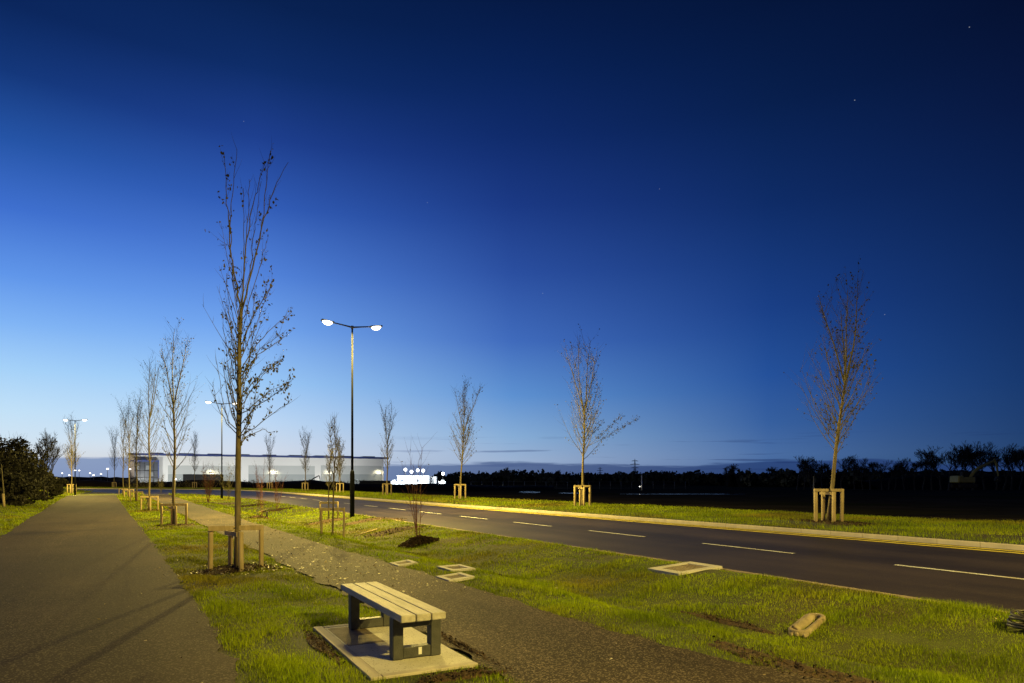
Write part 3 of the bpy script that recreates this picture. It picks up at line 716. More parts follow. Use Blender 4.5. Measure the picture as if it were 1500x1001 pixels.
for px, off, ty, ln_, lf, sd, lab, slab_ in far_trees:
    p = on_far(px, off); h = top_h(ty, p.y) - p.z; ex = None
    if sd == 32: ex = [(3.1, (1, .1, .42), 3.3, .035, 22), (3.0, (1, -.1, .75), 2.6, .03, 18), (3.5, (.9, .3, .6), 1.6, .06, 14)]
    if sd == 31: ex = [(2.7, (-.8, -.1, .9), 1.1, .12, 16)]
    young_tree(p, h, sd, lab, lean=ln_, clear=h * .27, r0=.075, nb=32, leaf=lf, split=.56, group=TG, twr=.0036 + p.y * .00004, spread={31: 1.2, 32: 1.1, 33: 1.0}.get(sd, .75), leafsz=.065 + p.y * .0004, extra=ex, rightleaf=.55 if sd < 34 else 0, leaders=4)
    support(p, slab_, {31: -.25, 32: -.12, 33: -.1}.get(sd, 0.), 1.12, .40, .062)
    HOLES.append((p.x, p.y, .55))
mulch(tuple(on_far(1214, 2.6)), 1.6, .6, .03, 'worn brown soil round the guard at the right beyond the road', 71, 2.06, 500, .07)
# tree beside the left lamp
p = at(105, 723)
young_tree(p, top_h(612, p.y) - p.z, 41, 'thin bare tree standing just left of the leftmost double lamp', clear=3., r0=.08, nb=40, leaf=.12, split=.5, group=TG, twr=.012, spread=.9, leafsz=.12)
support(p, 'timber guard beside the leftmost double lamp', 0, 1.3, .6, .07)

# ---------------------------------------------------------------- swale planting
def swale_tree(px, py, ty, sd, lab, slab_, two_w, leaf, lean, nbr=8):
    p = at(px, py); h = top_h(ty, p.y) - p.z
    young_tree(p, h, sd, lab, clear=h * .38, r0=.034, nb=nbr, leaders=2, leaf=leaf, split=.6, group='young planting in the swale', twr=.0055, spread=.85, leafsz=.075, lean=lean)
    support(p + Vector((.03, .0, 0)), slab_, .05, .92, two_w, .035, two=True)
swale_tree(486, 785, 612, 51, 'small dark leaning tree in a two-post guard near the double lamp', 'two-post guard round the small leaning tree', .37, .04, (.22, 0))
swale_tree(481, 763, 655, 52, 'smaller leafy tree in a two-post guard behind the small leaning tree', 'two-post guard behind the one round the small leaning tree', .42, .12, (.1, 0))
def multistem(base, h, seed, label, n=7, m=None, spread=.5, r=.011, leaf=.05, twr=.004, name='shrub', cat='shrub', lsz=.05):
    rnd = random.Random(seed); root = empty(name, base, 0, label=label, cat=cat, group='young planting in the swale'); cr = MB(); lv = []
    for k in range(n):
        a = 6.28 * k / n + rnd.uniform(-.4, .4); w = spread * rnd.uniform(.25, 1)
        bp = grow(cr, rnd, (math.cos(a) * .03, math.sin(a) * .03, -.05), (math.cos(a) * w, math.sin(a) * w, 1), h * rnd.uniform(.7, 1.05), r, .03, 8, 5, .05)
        for i in range(2, len(bp)):
            for _ in range(2):
                t_ = grow(cr, rnd, bp[i], (bp[i] - bp[i - 1]).normalized() + Vector((rnd.gauss(0, .5), rnd.gauss(0, .5), rnd.gauss(0, .2))), h * rnd.uniform(.12, .28), twr, .05, 4, 3, .08)
                if rnd.random() < leaf * 4: lv += [q + Vector((rnd.gauss(0, .03),) * 3) for q in t_[1:] if rnd.random() < .6]
    c = cr.build('stems', m or M_twig, root)
    if lv: leaf_mesh(lv, lsz, rnd, 'leaves', M_leaf, c)
    return root
p = at(611, 798); mulch((p.x, p.y, p.z), .62, .40, .20, 'rough dark mulch heap at the foot of the multi-stemmed sapling', 9, .75, 1700, .12)
# a sparse sapling, arching right
multistem(p + Vector((0, 0, .12)), top_h(655, p.y) - p.z - .05, 61, 'sparse multi-stemmed sapling growing out of the dark mulch heap', 5, M_redtwig, .22, .014, .03, .0045)
for px, py, ty, sd, lab, m_, lf, nn in [
    (378, 742, 682, 62, 'thin red-stemmed sapling just right of the tallest trunk', M_redtwig, .0, 4),
    (383, 757, 700, 63, 'red-stemmed sapling nearest the footpath edge', M_redtwig, .0, 3),
    (406, 748, 690, 64, 'red-stemmed sapling at the right of the three mulch strips', M_redtwig, .0, 5),
    (305, 736, 684, 65, 'dense reddish shrub by the second double lamp', M_redtwig, .08, 14),
    (335, 732, 678, 66, 'yellow-leaved slender shrub left of the tallest trunk', M_twig, .3, 6),
    (236, 722, 698, 67, 'small leafy bush where the footpath meets the side road', M_twig, .3, 9)]:
    p = at(px, py); multistem(p, top_h(ty, p.y) - p.z, sd, lab, nn, m_, .25, .012, lf, .0085, lsz=.10)
for px, py, rx, ry, sd, lab in [(330, 739, 1.6, .8, 81, 'low mulch mound left of the tallest trunk in the swale'), (366, 742, 1.2, .35, 82, 'short mulch strip right of the tallest trunk'), (403, 749, 1.25, .3, 83, 'long mulch strip at the red-stemmed sapling'),
                            (381, 759, .55, .2, 84, 'small mulch patch near the footpath edge'), (480, 765, 1.1, .5, 85, 'mulch patch under the smaller two-post guard')]:
    p = at(px, py); mulch((p.x, p.y, p.z), rx, ry, .10, lab, sd, .5, 260, .07)
p = at(391, 759); mb = MB(); mb.tube([(0, 0, -.05), (0, 0, .28), (.03, 0, .33)], [.05, .05, .045], 10)
root = empty('marker_stub', p, 0, label='short black marker stub beside the smallest mulch patch', cat='marker post'); mb.build('stub', M_duct, root)
mb = MB(); mb.tube([(.03, 0, .325), (.03, 0, .36)], [.06, .05], 10); mb.build('cap', M_duct, root)
# fallen stakes and the soil bank
for (x0, y0, x1, y1), lab in [((518, 788.5, 552, 777), 'pale fallen stake lying in the swale grass'), ((378, 752, 398, 745), 'pale stick lying by the long mulch strip')]:
    a = at(x0, y0); c = at(x1, y1); mb = MB(); mb.tube([a + Vector((0, 0, .05)), a.lerp(c, .5) + Vector((0, 0, .06)), c + Vector((0, 0, .05))], .022, 8)
    tag(mb.build('fallen_stake', M_stake), lab, 'wooden stake')
p = at(578, 779); mulch((p.x, p.y, p.z), 1.25, .55, .10, 'bare brown soil patch by the near kerb, left of the mulch heap', 91, .5, 300, .06, name='soil_patch')['category'] = 'soil'
p = at(548, 762); mulch((p.x, p.y, p.z), 1.6, .6, .06, 'bare brown soil round the foot of the nearest double lamp', 92, .5, 260, .07, name='soil_patch')['category'] = 'soil'
p = at(300, 700 + 31); 

# ---------------------------------------------------------------- bench
SB = lambda s, t, z=0: ST(s, t, z)
rzb = math.atan2(DS.y, DS.x)                                   # x axis along the road
def bench():
    o = SB(7.16, 2.34); root = empty('park_bench', (o.x, o.y, .018), rzb, label='backless bench of three pale planks on dark square frames', cat='bench')
    L = 2.26
    for i in range(3):                                           # planks run along x; +y is towards -t
        mb = MB(); yy = (i - 1) * .154 + .02
        mb.bevbox((0.08, yy, .437), (L, .144, .068), .007)
        p_ = mb.build('seat_plank', M_plank, root)
        mk = MB()
        for xx in (-.76, .78):
            for d in (-.035, .035):
                mk.tube([(xx, yy + d, .4685), (xx, yy + d, .4705)], .007, 8)
        mk.build('screw', M_frame, p_)
    for sx, xx in ((-1, -.76), (1, .78)):
        mb = MB()
        fr = empty  # frame: two uprights, bottom and top rail as one part
        for yy in (-.195, .195): mb.bevbox((xx, yy, .2), (.12, .105, .40), .006)
        mb.bevbox((xx, 0, .058), (.105, .286, .105), .006); mb.bevbox((xx, 0, .352), (.105, .286, .094), .006)
        f_ = mb.build('leg_frame', M_frame, root)
        if sx < 0:
            mb = MB(); mb.bevbox((xx - .0545, -.03, .065), (.004, .035, .07), .001); mb.build('maker_plate', M_label, f_)
    return root
# bench pad
def pad():
    o = SB(7.06, 2.25); root = empty('bench_pad', (o.x, o.y, 0), rzb, label='pale concrete slab edged with kerbs under the bench', cat='slab')
    mb = MB(); mb.bevbox((-.0, -.06, -.02), (2.19, .93, .07), .005); mb.build('slab', M_conc, root)
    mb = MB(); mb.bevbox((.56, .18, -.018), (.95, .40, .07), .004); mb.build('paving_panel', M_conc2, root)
    mb = MB(); mb.bevbox((.0, .463, -.015), (2.38, .11, .074), .006); mb.build('edging', M_kerb, root)
    mb = MB(); mb.bevbox((1.145, -.062, -.017), (.09, .93, .072), .006); mb.build('edging', M_kerb, root)
    mb = MB(); mb.bevbox((-1.145, -.062, -.017), (.09, .93, .072), .006); mb.build('edging', M_kerb, root)
pad(); bench()
for sv_, tv_, rx_, ry_, lab_ in ((7.3, 1.62, .8, .09, 'bare dark soil along the left edge of the bench slab'), (5.60, 2.5, .45, .12, 'bare brown soil in front of the bench slab'), (6.7, 2.95, .8, .06, 'thin strip of soil between the bench slab and the footpath')):
    q_ = SB(sv_, tv_); z_ = float(zg(q_.x, q_.y)); hz_ = rzb if rx_ > .7 else rzb + math.pi / 2
    mulch((q_.x, q_.y, z_), rx_, ry_, .015, lab_, int(sv_ * 10), hz_, 260, .03, name='soil_patch')['category'] = 'soil'
for px_, py_, rx_, ry_, lab_, n_ in ((1062, 912, .85, .11, 'dark eroded rut in the swale beside the footpath bend', 200), (1165, 980, 1.1, .22, 'worn brown soil at the footpath edge in the lower right', 350)):
    q_ = at(px_, py_); mulch((q_.x, q_.y, q_.z), rx_, ry_, .012, lab_, px_, rzb + .04, n_, .035, name='soil_patch')['category'] = 'soil'

# ---------------------------------------------------------------- covers in the grass
def cover(px, py, w, d, lab, inner=.62, m_in=None, hgt=.03):
    c = at(px, py); rz = rzb; root = empty('inspection_cover', (c.x, c.y, c.z + .005), rz, label=lab, cat='drain cover', group='inspection covers in the grass')
    e = .06; sx_ = (float(zg(*(c.xy + DS.xy * e))) - float(zg(*(c.xy - DS.xy * e)))) / (2 * e); sy_ = (float(zg(*(c.xy - DN.xy * .2))) - float(zg(*(c.xy + DN.xy * .2)))) / .4
    root.rotation_euler = (math.atan(sy_) * .8, 0, rz)
    fw = w * (1 - inner) / 2; fd = d * (1 - inner) / 2
    mb = MB()
    mb.bevbox((0, -d / 2 + fd / 2, hgt / 2 - .05), (w, fd, hgt + .1), .006); mb.bevbox((0, d / 2 - fd / 2, hgt / 2 - .05), (w, fd, hgt + .1), .006)
    mb.bevbox((-w / 2 + fw / 2, 0, hgt / 2 - .052), (fw, d - 2 * fd, hgt + .1), .006); mb.bevbox((w / 2 - fw / 2, 0, hgt / 2 - .052), (fw, d - 2 * fd, hgt + .1), .006)
    mb.build('surround', M_conc, root)
    mb = MB(); mb.bevbox((0, 0, -.03), (w - 2 * fw - .01, d - 2 * fd - .01, .09), .004)
    for i in range(6):
        for j in range(6): mb.box(((i - 2.5) * (w - 2 * fw) / 6.6, (j - 2.5) * (d - 2 * fd) / 6.6, .0175), ((w - 2 * fw) / 11, (d - 2 * fd) / 11, .005))
    mb.build('lid', m_in or M_iron, root)
    for k in (-.3, 0, .3): HOLES.append((c.x + DS.x * w * k, c.y + DS.y * w * k, d * .46)); HOLES.append((c.x + DN.x * d * k, c.y + DN.y * d * k, w * .40))
cover(591, 826.5, .57, .43, 'small square cover nearest the footpath, farthest left of the three')
cover(667.5, 833.5, .74, .52, 'middle square cover with a brown lid, the farther of the close pair')
cover(666.5, 847, .63, .50, 'square cover with a brown lid, the nearer of the close pair')
cover(1003, 833.5, .92, 1.15, 'large square cover with a tan lid touching the near kerb', .66, M_conc2)

# concrete channel end in the grass
def channel():
    a = at(1163, 934); c = at(1201, 903); d = (c - a); L = d.length * .72; rz = math.atan2(d.y, d.x); o = (a + c) / 2
    root = empty('drain_headwall', (o.x, o.y, o.z + .02), rz, label='tan concrete drainage channel half sunk in the grass', cat='drain channel')
    u_ = d.normalized(); e = .25; l_ = Vector((-u_.y, u_.x)).normalized(); gl = (float(zg(o.x + l_.x * e, o.y + l_.y * e)) - float(zg(o.x - l_.x * e, o.y - l_.y * e))) / (2 * e)
    v_ = Vector((l_.x, l_.y, gl)); w_ = u_.cross(v_).normalized(); v_ = w_.cross(u_).normalized(); root.rotation_euler = Matrix((u_, v_, w_)).transposed().to_euler()
    hw = .115
    # stadium profile ring, thick sloping left wall, thin right rim
    def ring(hl, w, z, n=24, sk=0.):
        pts = []
        for k in range(n):
            u = 2 * math.pi * (k + .5) / n; x = math.cos(u) * w + (hl - w) * (1 if math.cos(u) > 0 else -1); pts.append((x, math.sin(u) * w + sk, z))
        return pts
    rings = [ring(L / 2 + .07, hw + .03, -.12), ring(L / 2 + .07, hw + .03, .035), ring(L / 2 + .05, hw + .012, .05), ring(L / 2 + .015, hw - .03, .045), ring(L / 2 - .0, hw - .045, -.02), ring(L / 2 - .04, hw - .07, -.18)]
    mb = MB(); n = 24; base = 0
    for r_ in rings: mb.v += r_
    for i in range(len(rings) - 1):
        for k in range(n): mb.f.append((i * n + k, i * n + (k + 1) % n, (i + 1) * n + (k + 1) % n, (i + 1) * n + k)); mb.sm.append(True)
    mb.build('rim', M_conc2, root)
    mb = MB(); mb.face([(x_, y_, -.015) for x_, y_, z_ in rings[4]]); mb.build('trough_shade', M_dark, root)  # near-black sheet across the trough, its shade put into the colour
    mb = MB(); pr = []                                            # rounded slab lying in the trough against the left side
    for k in range(13):
        x = -L / 2 + .04 + (L - .06) * k / 12; e = min(1, min(k + .6, 12.6 - k) / 2.0); w = .046 * math.sqrt(max(.15, 1 - (1 - e) ** 2))
        pr.append([(x, .044 - w, .0), (x, .044 - w * .9, .035), (x, .044, .055), (x, .044 + w * .9, .068), (x, .044 + w, .05), (x, .044 + w, -.05), (x, .044 - w, -.06)])
    for r_ in pr: mb.v += r_
    for i in range(12):
        for k in range(7): mb.f.append((i * 7 + k, i * 7 + (k + 1) % 7, (i + 1) * 7 + (k + 1) % 7, (i + 1) * 7 + k)); mb.sm.append(k < 4)
    mb.f.append(tuple(range(6, -1, -1))); mb.sm.append(False); mb.f.append(tuple(84 + k for k in range(7))); mb.sm.append(False)
    mb.build('channel_slab', M_conc2, root); rnd = random.Random(3)
    for k in range(5):
        mb = MB(); mb.bevbox((-L / 2 - .05 + rnd.uniform(-.07, .05), -.04 + rnd.uniform(-.1, .12), .01), (rnd.uniform(.04, .09), rnd.uniform(.03, .06), .05), .012, Euler((rnd.uniform(-.4, .4), .2, rnd.uniform(0, 3))).to_matrix()); mb.build('broken_chip', M_conc2, root)
    for q in (-.35, 0, .35): HOLES.append((o.x + d.x * q, o.y + d.y * q, .12))
channel()
# coil of black ducting at the right edge
def coil():
    p = at(1507, 922); root = empty('duct_coil', (p.x, p.y, p.z), 0, label='coil of black ribbed duct lying at the near kerb, far right', cat='pipe coil')
    rnd = random.Random(4); mb = MB()
    for k in range(6):
        rr = .20 - .006 * k + rnd.uniform(-.008, .008); zc = .022 + k * .030; ox, oy = rnd.uniform(-.01, .01), rnd.uniform(-.01, .01); tilt = rnd.uniform(-.03, .03)
        pts = [(ox + rr * math.cos(a), oy + rr * math.sin(a), zc + tilt * math.cos(a + k)) for a in np.linspace(0, 2 * math.pi, 41)]
        mb.tube(pts, [.019 if i % 2 else .0165 for i in range(41)], 8)
    c = mb.build('duct', M_duct, root)
    mb = MB(); mb.tube([(.02 + .12 * math.cos(a), .12 * math.sin(a), .185 + .02 * math.sin(3 * a)) for a in np.linspace(0, 5, 24)], .016, 8); mb.build('loose_end', M_duct, root)
    HOLES.append((p.x, p.y, .26))
coil()
# thin cane behind the bench
a = at(640, 897); mb = MB(); 
# fallen leaves on the path
def litter():
    V = []; Fc = []; S_ = []; rnd = random.Random(8)
    def add(x, y, z, s):
        m = Euler((rnd.gauss(0, .25), rnd.gauss(0, .25), rnd.uniform(0, 6.3))).to_matrix(); k = len(V)
        for q in ((-.5, 0, .0), (-.1, -.3, .12), (.5, -.05, 0), (.05, .32, .1)): V.append(tuple(Vector((x, y, z + .008)) + m @ (Vector(q) * s)))
        Fc.append((k, k + 1, k + 2, k + 3)); S_.extend([rnd.random()] * 4)
    for _ in range(800):
        s = 9.5 + abs(rnd.gauss(0, 1)) * 6 if rnd.random() < .88 else rnd.uniform(5, 35)
        l, r = float(fi(FPL, s)), float(fi(FPR, s)); t = l + (r - l) * rnd.random(); p = ST(s, t); add(p.x, p.y, .008, rnd.uniform(.015, .06) * (.6 + s / 30))
    for _ in range(130):
        s = rnd.uniform(3, 30); l, r = float(fi(GWL, s)), float(fi(GWR, s)); t = l + (r - l) * (1 - rnd.random() ** 2.5); p = ST(s, t); add(p.x, p.y, .006, rnd.uniform(.012, .028))
    for _ in range(260):
        x = MAIN.x + rnd.gauss(.2, .8); y = MAIN.y + rnd.gauss(-.1, .5); add(x, y, float(zg(x, y)) + .05, rnd.uniform(.03, .07))
    for _ in range(110):
        s = rnd.uniform(4, 12); t = rnd.uniform(-.6, 9.8); p = ST(s, t); add(p.x, p.y, float(zg(p.x, p.y)) + .045, rnd.uniform(.02, .05))
    tag(mesh_np('fallen_leaves', V, Fc, M_litter, attrs={'shade': S_}), 'pale fallen leaves scattered over the paths and grass', 'leaves', kind='stuff')
litter()

# ---------------------------------------------------------------- street lamps
def lamp(base, label, lit=True, power=LAMP_P, rz=None, group='double-headed street lamps'):
    rz = math.atan2(DN.y, DN.x) if rz is None else rz
    root = empty('street_lamp', base, rz, label=label, cat='street lamp', group=group)
    mb = MB(); mb.tube([(0, 0, 2.2), (0, 0, 5), (0, 0, 9.28)], [.062, .055, .040], 16); mb.build('pole', M_pole, root)
    mb = MB(); mb.tube([(0, 0, -.3), (0, 0, .02), (0, 0, 2.10), (0, 0, 2.24), (0, 0, 2.30)], [.112, .112, .112, .09, .064], 18)
    c_ = mb.build('base_column', M_pole, root)
    mb = MB(); mb.bevbox((0, -.112, .85), (.10, .012, .62), .004); mb.build('service_door', M_pole, c_)
    mb = MB(); mb.tube([(0, 0, 9.24), (0, 0, 9.40)], [.055, .07], 12)
    for sg in (-1, 1): mb.tube([(0, 0, 9.33), (sg * .4, 0, 9.39), (sg * 1.0, 0, 9.47)], [.045, .034, .030], 8)
    mb.build('arm', M_arm, root)
    for sg in (-1, 1):
        mb = MB(); x0 = sg * 1.20
        rot = Matrix.Rotation(-sg * .13, 3, 'Y')
        mb.bevbox((x0, 0, 9.50), (.62, .27, .07), .02, rot); h_ = mb.build('lamp_head', M_arm, root)
        mb = MB(); mb.tube([Vector((x0, 0, 9.50)) + rot @ Vector((0, 0, -.03 - .15 * k)) for k in (0, .25, .5, .75, .93, 1)], [.235, .23, .205, .15, .08, .01], 20); mb.build('lens', E_lamp if power > 900 else E_lampf, h_)
        if power:
            ld = bpy.data.lights.new('street_light', 'SPOT'); ld.energy = power; ld.color = LAMP_COL; ld.spot_size = R(175); ld.spot_blend = .16; ld.shadow_soft_size = .09
            lo = bpy.data.objects.new('street_light', ld); COL.objects.link(lo); lo.parent = h_; lo.location = Vector((x0, 0, 9.50)) + rot @ Vector((0, 0, -.22)); lo.rotation_euler = (0, -sg * .10, 0)
    return root
p = at(516, 757.5); lamp((p.x, p.y, p.z), 'nearest double-headed lamp in view, black pole at the near kerb')
HOLES.append((p.x, p.y, .2))
q = ST(-5.6, 9.6); lamp((q.x, q.y, -.02), 'double-headed lamp at the near kerb behind the right edge of the view', power=9800)
q = Vector(((325 - CX) / F * 67, 67, 0)); lamp((q.x, q.y, -.02), 'second double-headed lamp, beyond the tallest tree', power=14000)
q = Vector(((110 - CX) / F * 86, 86, 0)); lamp((q.x, q.y, 0), 'leftmost double-headed lamp, over the far end of the wide path', rz=0.0, power=13000)
q = ST(112, 21.5); lamp((q.x, q.y, .3), 'distant double-headed lamp beyond the bend', power=3500, rz=.2) if False else None

lamp((-108, 126, 0), 'added double-headed lamp, unseen beyond the left edge, lighting the far kerb', rz=0.0, power=26000)  # unseen lamp added out of view to brighten the far kerb
# distant lamp posts
def small_post(px, ty, Y, lab, h=None, rad=.07, glow=.22):
    X = (px - CX) / F * Y; hh = top_h(ty, Y); root = empty('lamp_post', (X, Y, 0), 0, label=lab, cat='lamp post', group='small distant lamps near the horizon')
    mb = MB(); mb.tube([(0, 0, -.3), (0, 0, hh)], rad, 8); mb.build('pole', M_steel, root)
    mb = MB(); mb.tube([(0, 0, hh), (0, 0, hh + glow * 1.1)], [glow, glow * .8], 10); mb.build('lamp_head', E_lampf, root)
    return root
for px, ty, Y, lab in [(91, 694, 260, 'far lamp beside the dark trees at the left, lowest over the path'), (101.5, 697, 230, 'far lamp behind the leftmost timber guard'), (110, 690, 250, 'left one of two far lamps at the pole of the leftmost double lamp'),
                       (116, 690, 250, 'right one of two far lamps at the pole of the leftmost double lamp'), (132, 694, 240, 'far lamp over the pale lit yard, taller of a pair'), (137, 697, 210, 'far lamp over the pale lit yard, lower of a pair'),
                       (148, 695, 220, 'far lamp midway between the leftmost double lamp and the warehouse'), (157.5, 688, 200, 'bright taller far lamp left of the warehouse'), (190.5, 688, 205, 'far lamp at the left corner of the warehouse')]:
    small_post(px, ty, Y, lab, glow=.34 if px in (157.5, 110) else .26)
small_post(257.3, 703, 92, 'slim pale post lamp beside the second tree trunk', rad=.06, glow=.13)

# ---------------------------------------------------------------- warehouse
A = Vector((-.56 * 300, 300)); Bq = Vector((-.188 * 352, 352)); fd = (Bq - A).normalized(); bk = Vector((-fd.y, fd.x))
def Fx(px):
    k = (px - CX) / F; den = fd.x - k * fd.y; u = (k * A.y - A.x) / den; return u
def Fz(px, py): u = Fx(px); return H + (HY - py) / F * (A + fd * u).y
rzf = math.atan2(fd.y, fd.x); LB = Fx(562)
wh = empty('warehouse', (A.x, A.y, 0), rzf, label='long pale warehouse with blue roof edge and grey wall bands across the road', cat='warehouse')
def wbox(name, x0, x1, z0, z1, y0, y1, m, parent=wh):
    mb = MB(); mb.box(((x0 + x1) / 2, (y0 + y1) / 2, (z0 + z1) / 2), (x1 - x0, y1 - y0, z1 - z0)); return mb.build(name, m, parent)
ZR = 13.6
wbox('wall', 0, LB, -1, ZR, 0, 70, M_clad)
# low pitched roof
mb = MB(); v = [(-.5, -.6, ZR + .35), (LB + .5, -.6, ZR + .35), (LB + .5, 70.5, ZR + .35), (-.5, 70.5, ZR + .35), (-.5, 35, ZR + 1.2), (LB + .5, 35, ZR + 1.2)]
for q in ((0, 1, 5, 4), (4, 5, 2, 3), (0, 4, 3), (1, 2, 5)): mb.face([v[i] for i in q])
mb.build('roof', M_blue, wh)
wbox('fascia', -.6, LB + 2.5, ZR - .45, ZR + .5, -.7, -.05, M_blue)
rn = random.Random(2)
for k in range(9):
    x = LB * (k + .6) / 9.4; wbox('roof_light', x, x + 6, ZR + .45, ZR + .95, 3, 10, M_blue)
for x0, x1 in ((246, 347), (364, 461), (470, 559)):
    wbox('wall_band', Fx(x0), Fx(x1), Fz(x0, 694.3), Fz(x0, 682), -.12, .3, M_clad2)
    wbox('wall_band', Fx(x0), Fx(x1), -1, Fz(x0, 694.5), -.16, .3, M_clad3)
wbox('dock_recess', Fx(268), Fx(327), -1, Fz(300, 695), -.25, .3, M_dark)
# glazed office corner
ox0, ox1 = Fx(192), Fx(232); zt = Fz(210, 677)
of = wbox('office', ox0, ox1, -1, zt, -3.5, .0, M_glass)
wbox('office_frame', ox0 - .2, ox1 + .3, zt - .0, zt + .8, -3.9, -.01, M_blue); wbox('office_frame', ox1 - .2, ox1 + .35, -1, zt, -3.8, -3.52, M_blue)
wbox('office_cladding', ox0 - .8, ox0 + 1.4, -1, ZR - .5, -3.9, -.02, M_brown)
for k in range(1, 6): x = ox0 + (ox1 - ox0) * k / 6; wbox('mullion', x - .08, x + .08, -1, zt, -3.62, -3.51, M_dark, of)
for z in (3.4, 6.4): wbox('spandrel', ox0, ox1, z - .15, z + .1, -3.66, -3.63, M_dark, of)
E_win = emat('lit_window', (.75, .8, .78), .35)
for (k, z0, z1) in ((1.1, 6.8, 8.4), (3.3, 6.8, 8.6), (2.2, .6, 2.8), (4.2, 4.0, 5.6), (5.1, 1.0, 2.4)):
    x = ox0 + (ox1 - ox0) * k / 6; wbox('lit_pane', x, x + 1.2, z0, z1, -3.60, -3.54, E_win, of)
def spot(name, loc, aim, power, color, size, parent=None, blend=.6, soft=.3):
    ld = bpy.data.lights.new(name, 'SPOT'); ld.energy = power; ld.color = color; ld.spot_size = R(size); ld.spot_blend = blend; ld.shadow_soft_size = soft
    lo = bpy.data.objects.new(name, ld); COL.objects.link(lo); lo.location = loc
    d = Vector(aim) - Vector(loc); lo.rotation_euler = d.to_track_quat('-Z', 'Y').to_euler(); lo.parent = parent; return lo
for k, (x, y) in enumerate(((310, 692.5), (400, 692), (482, 692), (554, 692))):
    u = Fx(x); z = Fz(x, y) - .2; c = wbox('wall_light', u - .5, u + .5, z - .15, z + .25, -1.15, -.3, M_arm, wh)
    wbox('glow_lens', u - .9, u + .9, z - .35, z - .16, -1.5, -.35, E_wall, c)
    spot('wall_light_beam', (u, -2.2, z + .6), (u, .3, z - 1.6), 650, (1, .86, .52), 150, wh)
# lamps added to wash the facade with light
for k, x in enumerate((206, 262, 352, 432, 505)):
    u = Fx(x); p = A + fd * u - bk * 24; hh = 6.5
    lab = ['added lamp before the glazed office corner', 'added lamp before the left grey wall bands', 'added lamp before the warehouse middle', 'added lamp near the small digger', 'added lamp before the right grey wall bands'][k]
    root = empty('added_facade_lamp', (p.x, p.y, 0), rzf, label=lab + ' of the warehouse' if 'warehouse' not in lab else lab, cat='added lamp', group='added lamps washing the warehouse front')
    mb = MB(); mb.tube([(0, 0, -.5), (0, 0, 2.3)], .09, 8); mb.build('pole', M_steel, root)
    mb = MB(); mb.bevbox((0, 0, 2.4), (.5, .3, .22), .03); hd = mb.build('lamp_head', M_arm, root)
    mb = MB(); mb.bevbox((0, .17, 2.44), (.42, .04, .18), .01); mb.build('lens', E_flood, hd)
    spot('added_facade_beam', (0, .4, 2.5), (0, 24, 9), 12500, (1, 1, .93), 140, root)

# dark hoarding and soil bank in front of the warehouse
def bank(name, pts, w, hts, m, label, seed):
    rnd = random.Random(seed); V = []; K = 9; L = []
    for (a, ha), (c, hc) in zip(zip(pts, hts), list(zip(pts, hts))[1:]):
        k = max(1, int((Vector(c) - Vector(a)).length / 3))
        for i in range(k): L.append((Vector(a).lerp(Vector(c), i / k), ha + (hc - ha) * i / k))
    L.append((Vector(pts[-1]), hts[-1]))
    for i, (p_, h_) in enumerate(L):
        h_ *= 1 + .16 * math.sin(i * .7 + seed) + rnd.uniform(-.1, .1)
        for k in range(K):
            u = k / (K - 1); V.append((p_.x + rnd.uniform(-.3, .3), p_.y + (u - .5) * w, -.35 + (h_ + .35) * math.sin(math.pi * u) ** .8 + rnd.uniform(-.06, .06)))
    I = np.arange(len(V)).reshape(-1, K); Fc = np.stack([I[:-1, :-1], I[:-1, 1:], I[1:, 1:], I[1:, :-1]], -1).reshape(-1, 4)
    return tag(mesh_np(name, V, Fc, m, smooth=True), kind='structure', label=label)
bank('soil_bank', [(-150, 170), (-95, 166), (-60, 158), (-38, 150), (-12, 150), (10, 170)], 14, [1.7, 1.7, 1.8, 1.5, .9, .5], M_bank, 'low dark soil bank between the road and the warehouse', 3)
hb = on_far(545, 3.8); 
p0 = Vector(((527 - CX) / F * 150, 150)); p1 = Vector(((571 - CX) / F * 150, 151))
root = empty('site_hoarding', (p0.x, p0.y, 0), math.atan2(p1.y - p0.y, p1.x - p0.x), label='dark hoarding box at the right end of the warehouse', cat='hoarding')
mb = MB(); w = (p1 - p0).length; mb.box((w / 2, 1.2, .75), (w, 2.4, 2.2)); mb.build('panel', M_hoard, root)
mb = MB(); [mb.box((w * k / 5, -.06, .75), (.12, .12, 2.3)) for k in range(6)]; mb.build('batten', M_hoard, root)
# scrub in front of the bank: clumps of twigs
def scrub(name, places, mat_, label, hgt, seed, lm=None):
    rnd = random.Random(seed); cr = MB(); lv = []
    for (x, y) in places:
        for _ in range(16):
            a = rnd.uniform(0, 6.28); grow(cr, rnd, (x + rnd.gauss(0, .8), y + rnd.gauss(0, .5), 0), (math.cos(a) * .6, math.sin(a) * .6, 1), hgt * rnd.uniform(.5, 1.1), .03, .02, 4, 3, .1)
        for _ in range(26): lv.append((x + rnd.gauss(0, 1), y + rnd.gauss(0, .7), hgt * rnd.uniform(.1, .75)))
    o = cr.build(name, mat_); leaf_mesh(lv, .32, rnd, 'leaves', lm or M_dkleaf, o)
    return tag(o, label, 'scrub', kind='stuff')
rs = random.Random(6)
scrub('scrub', [((px - CX) / F * 156 + rs.gauss(0, .5), 156 + rs.uniform(-2, 2)) for px in list(range(196, 232, 6)) + list(range(262, 330, 5)) + list(range(352, 384, 5)) + list(range(395, 430, 6)) + list(range(492, 530, 7))], M_twig, 'low scrub growing on the soil bank before the warehouse', 2.6, 5, M_leaf)

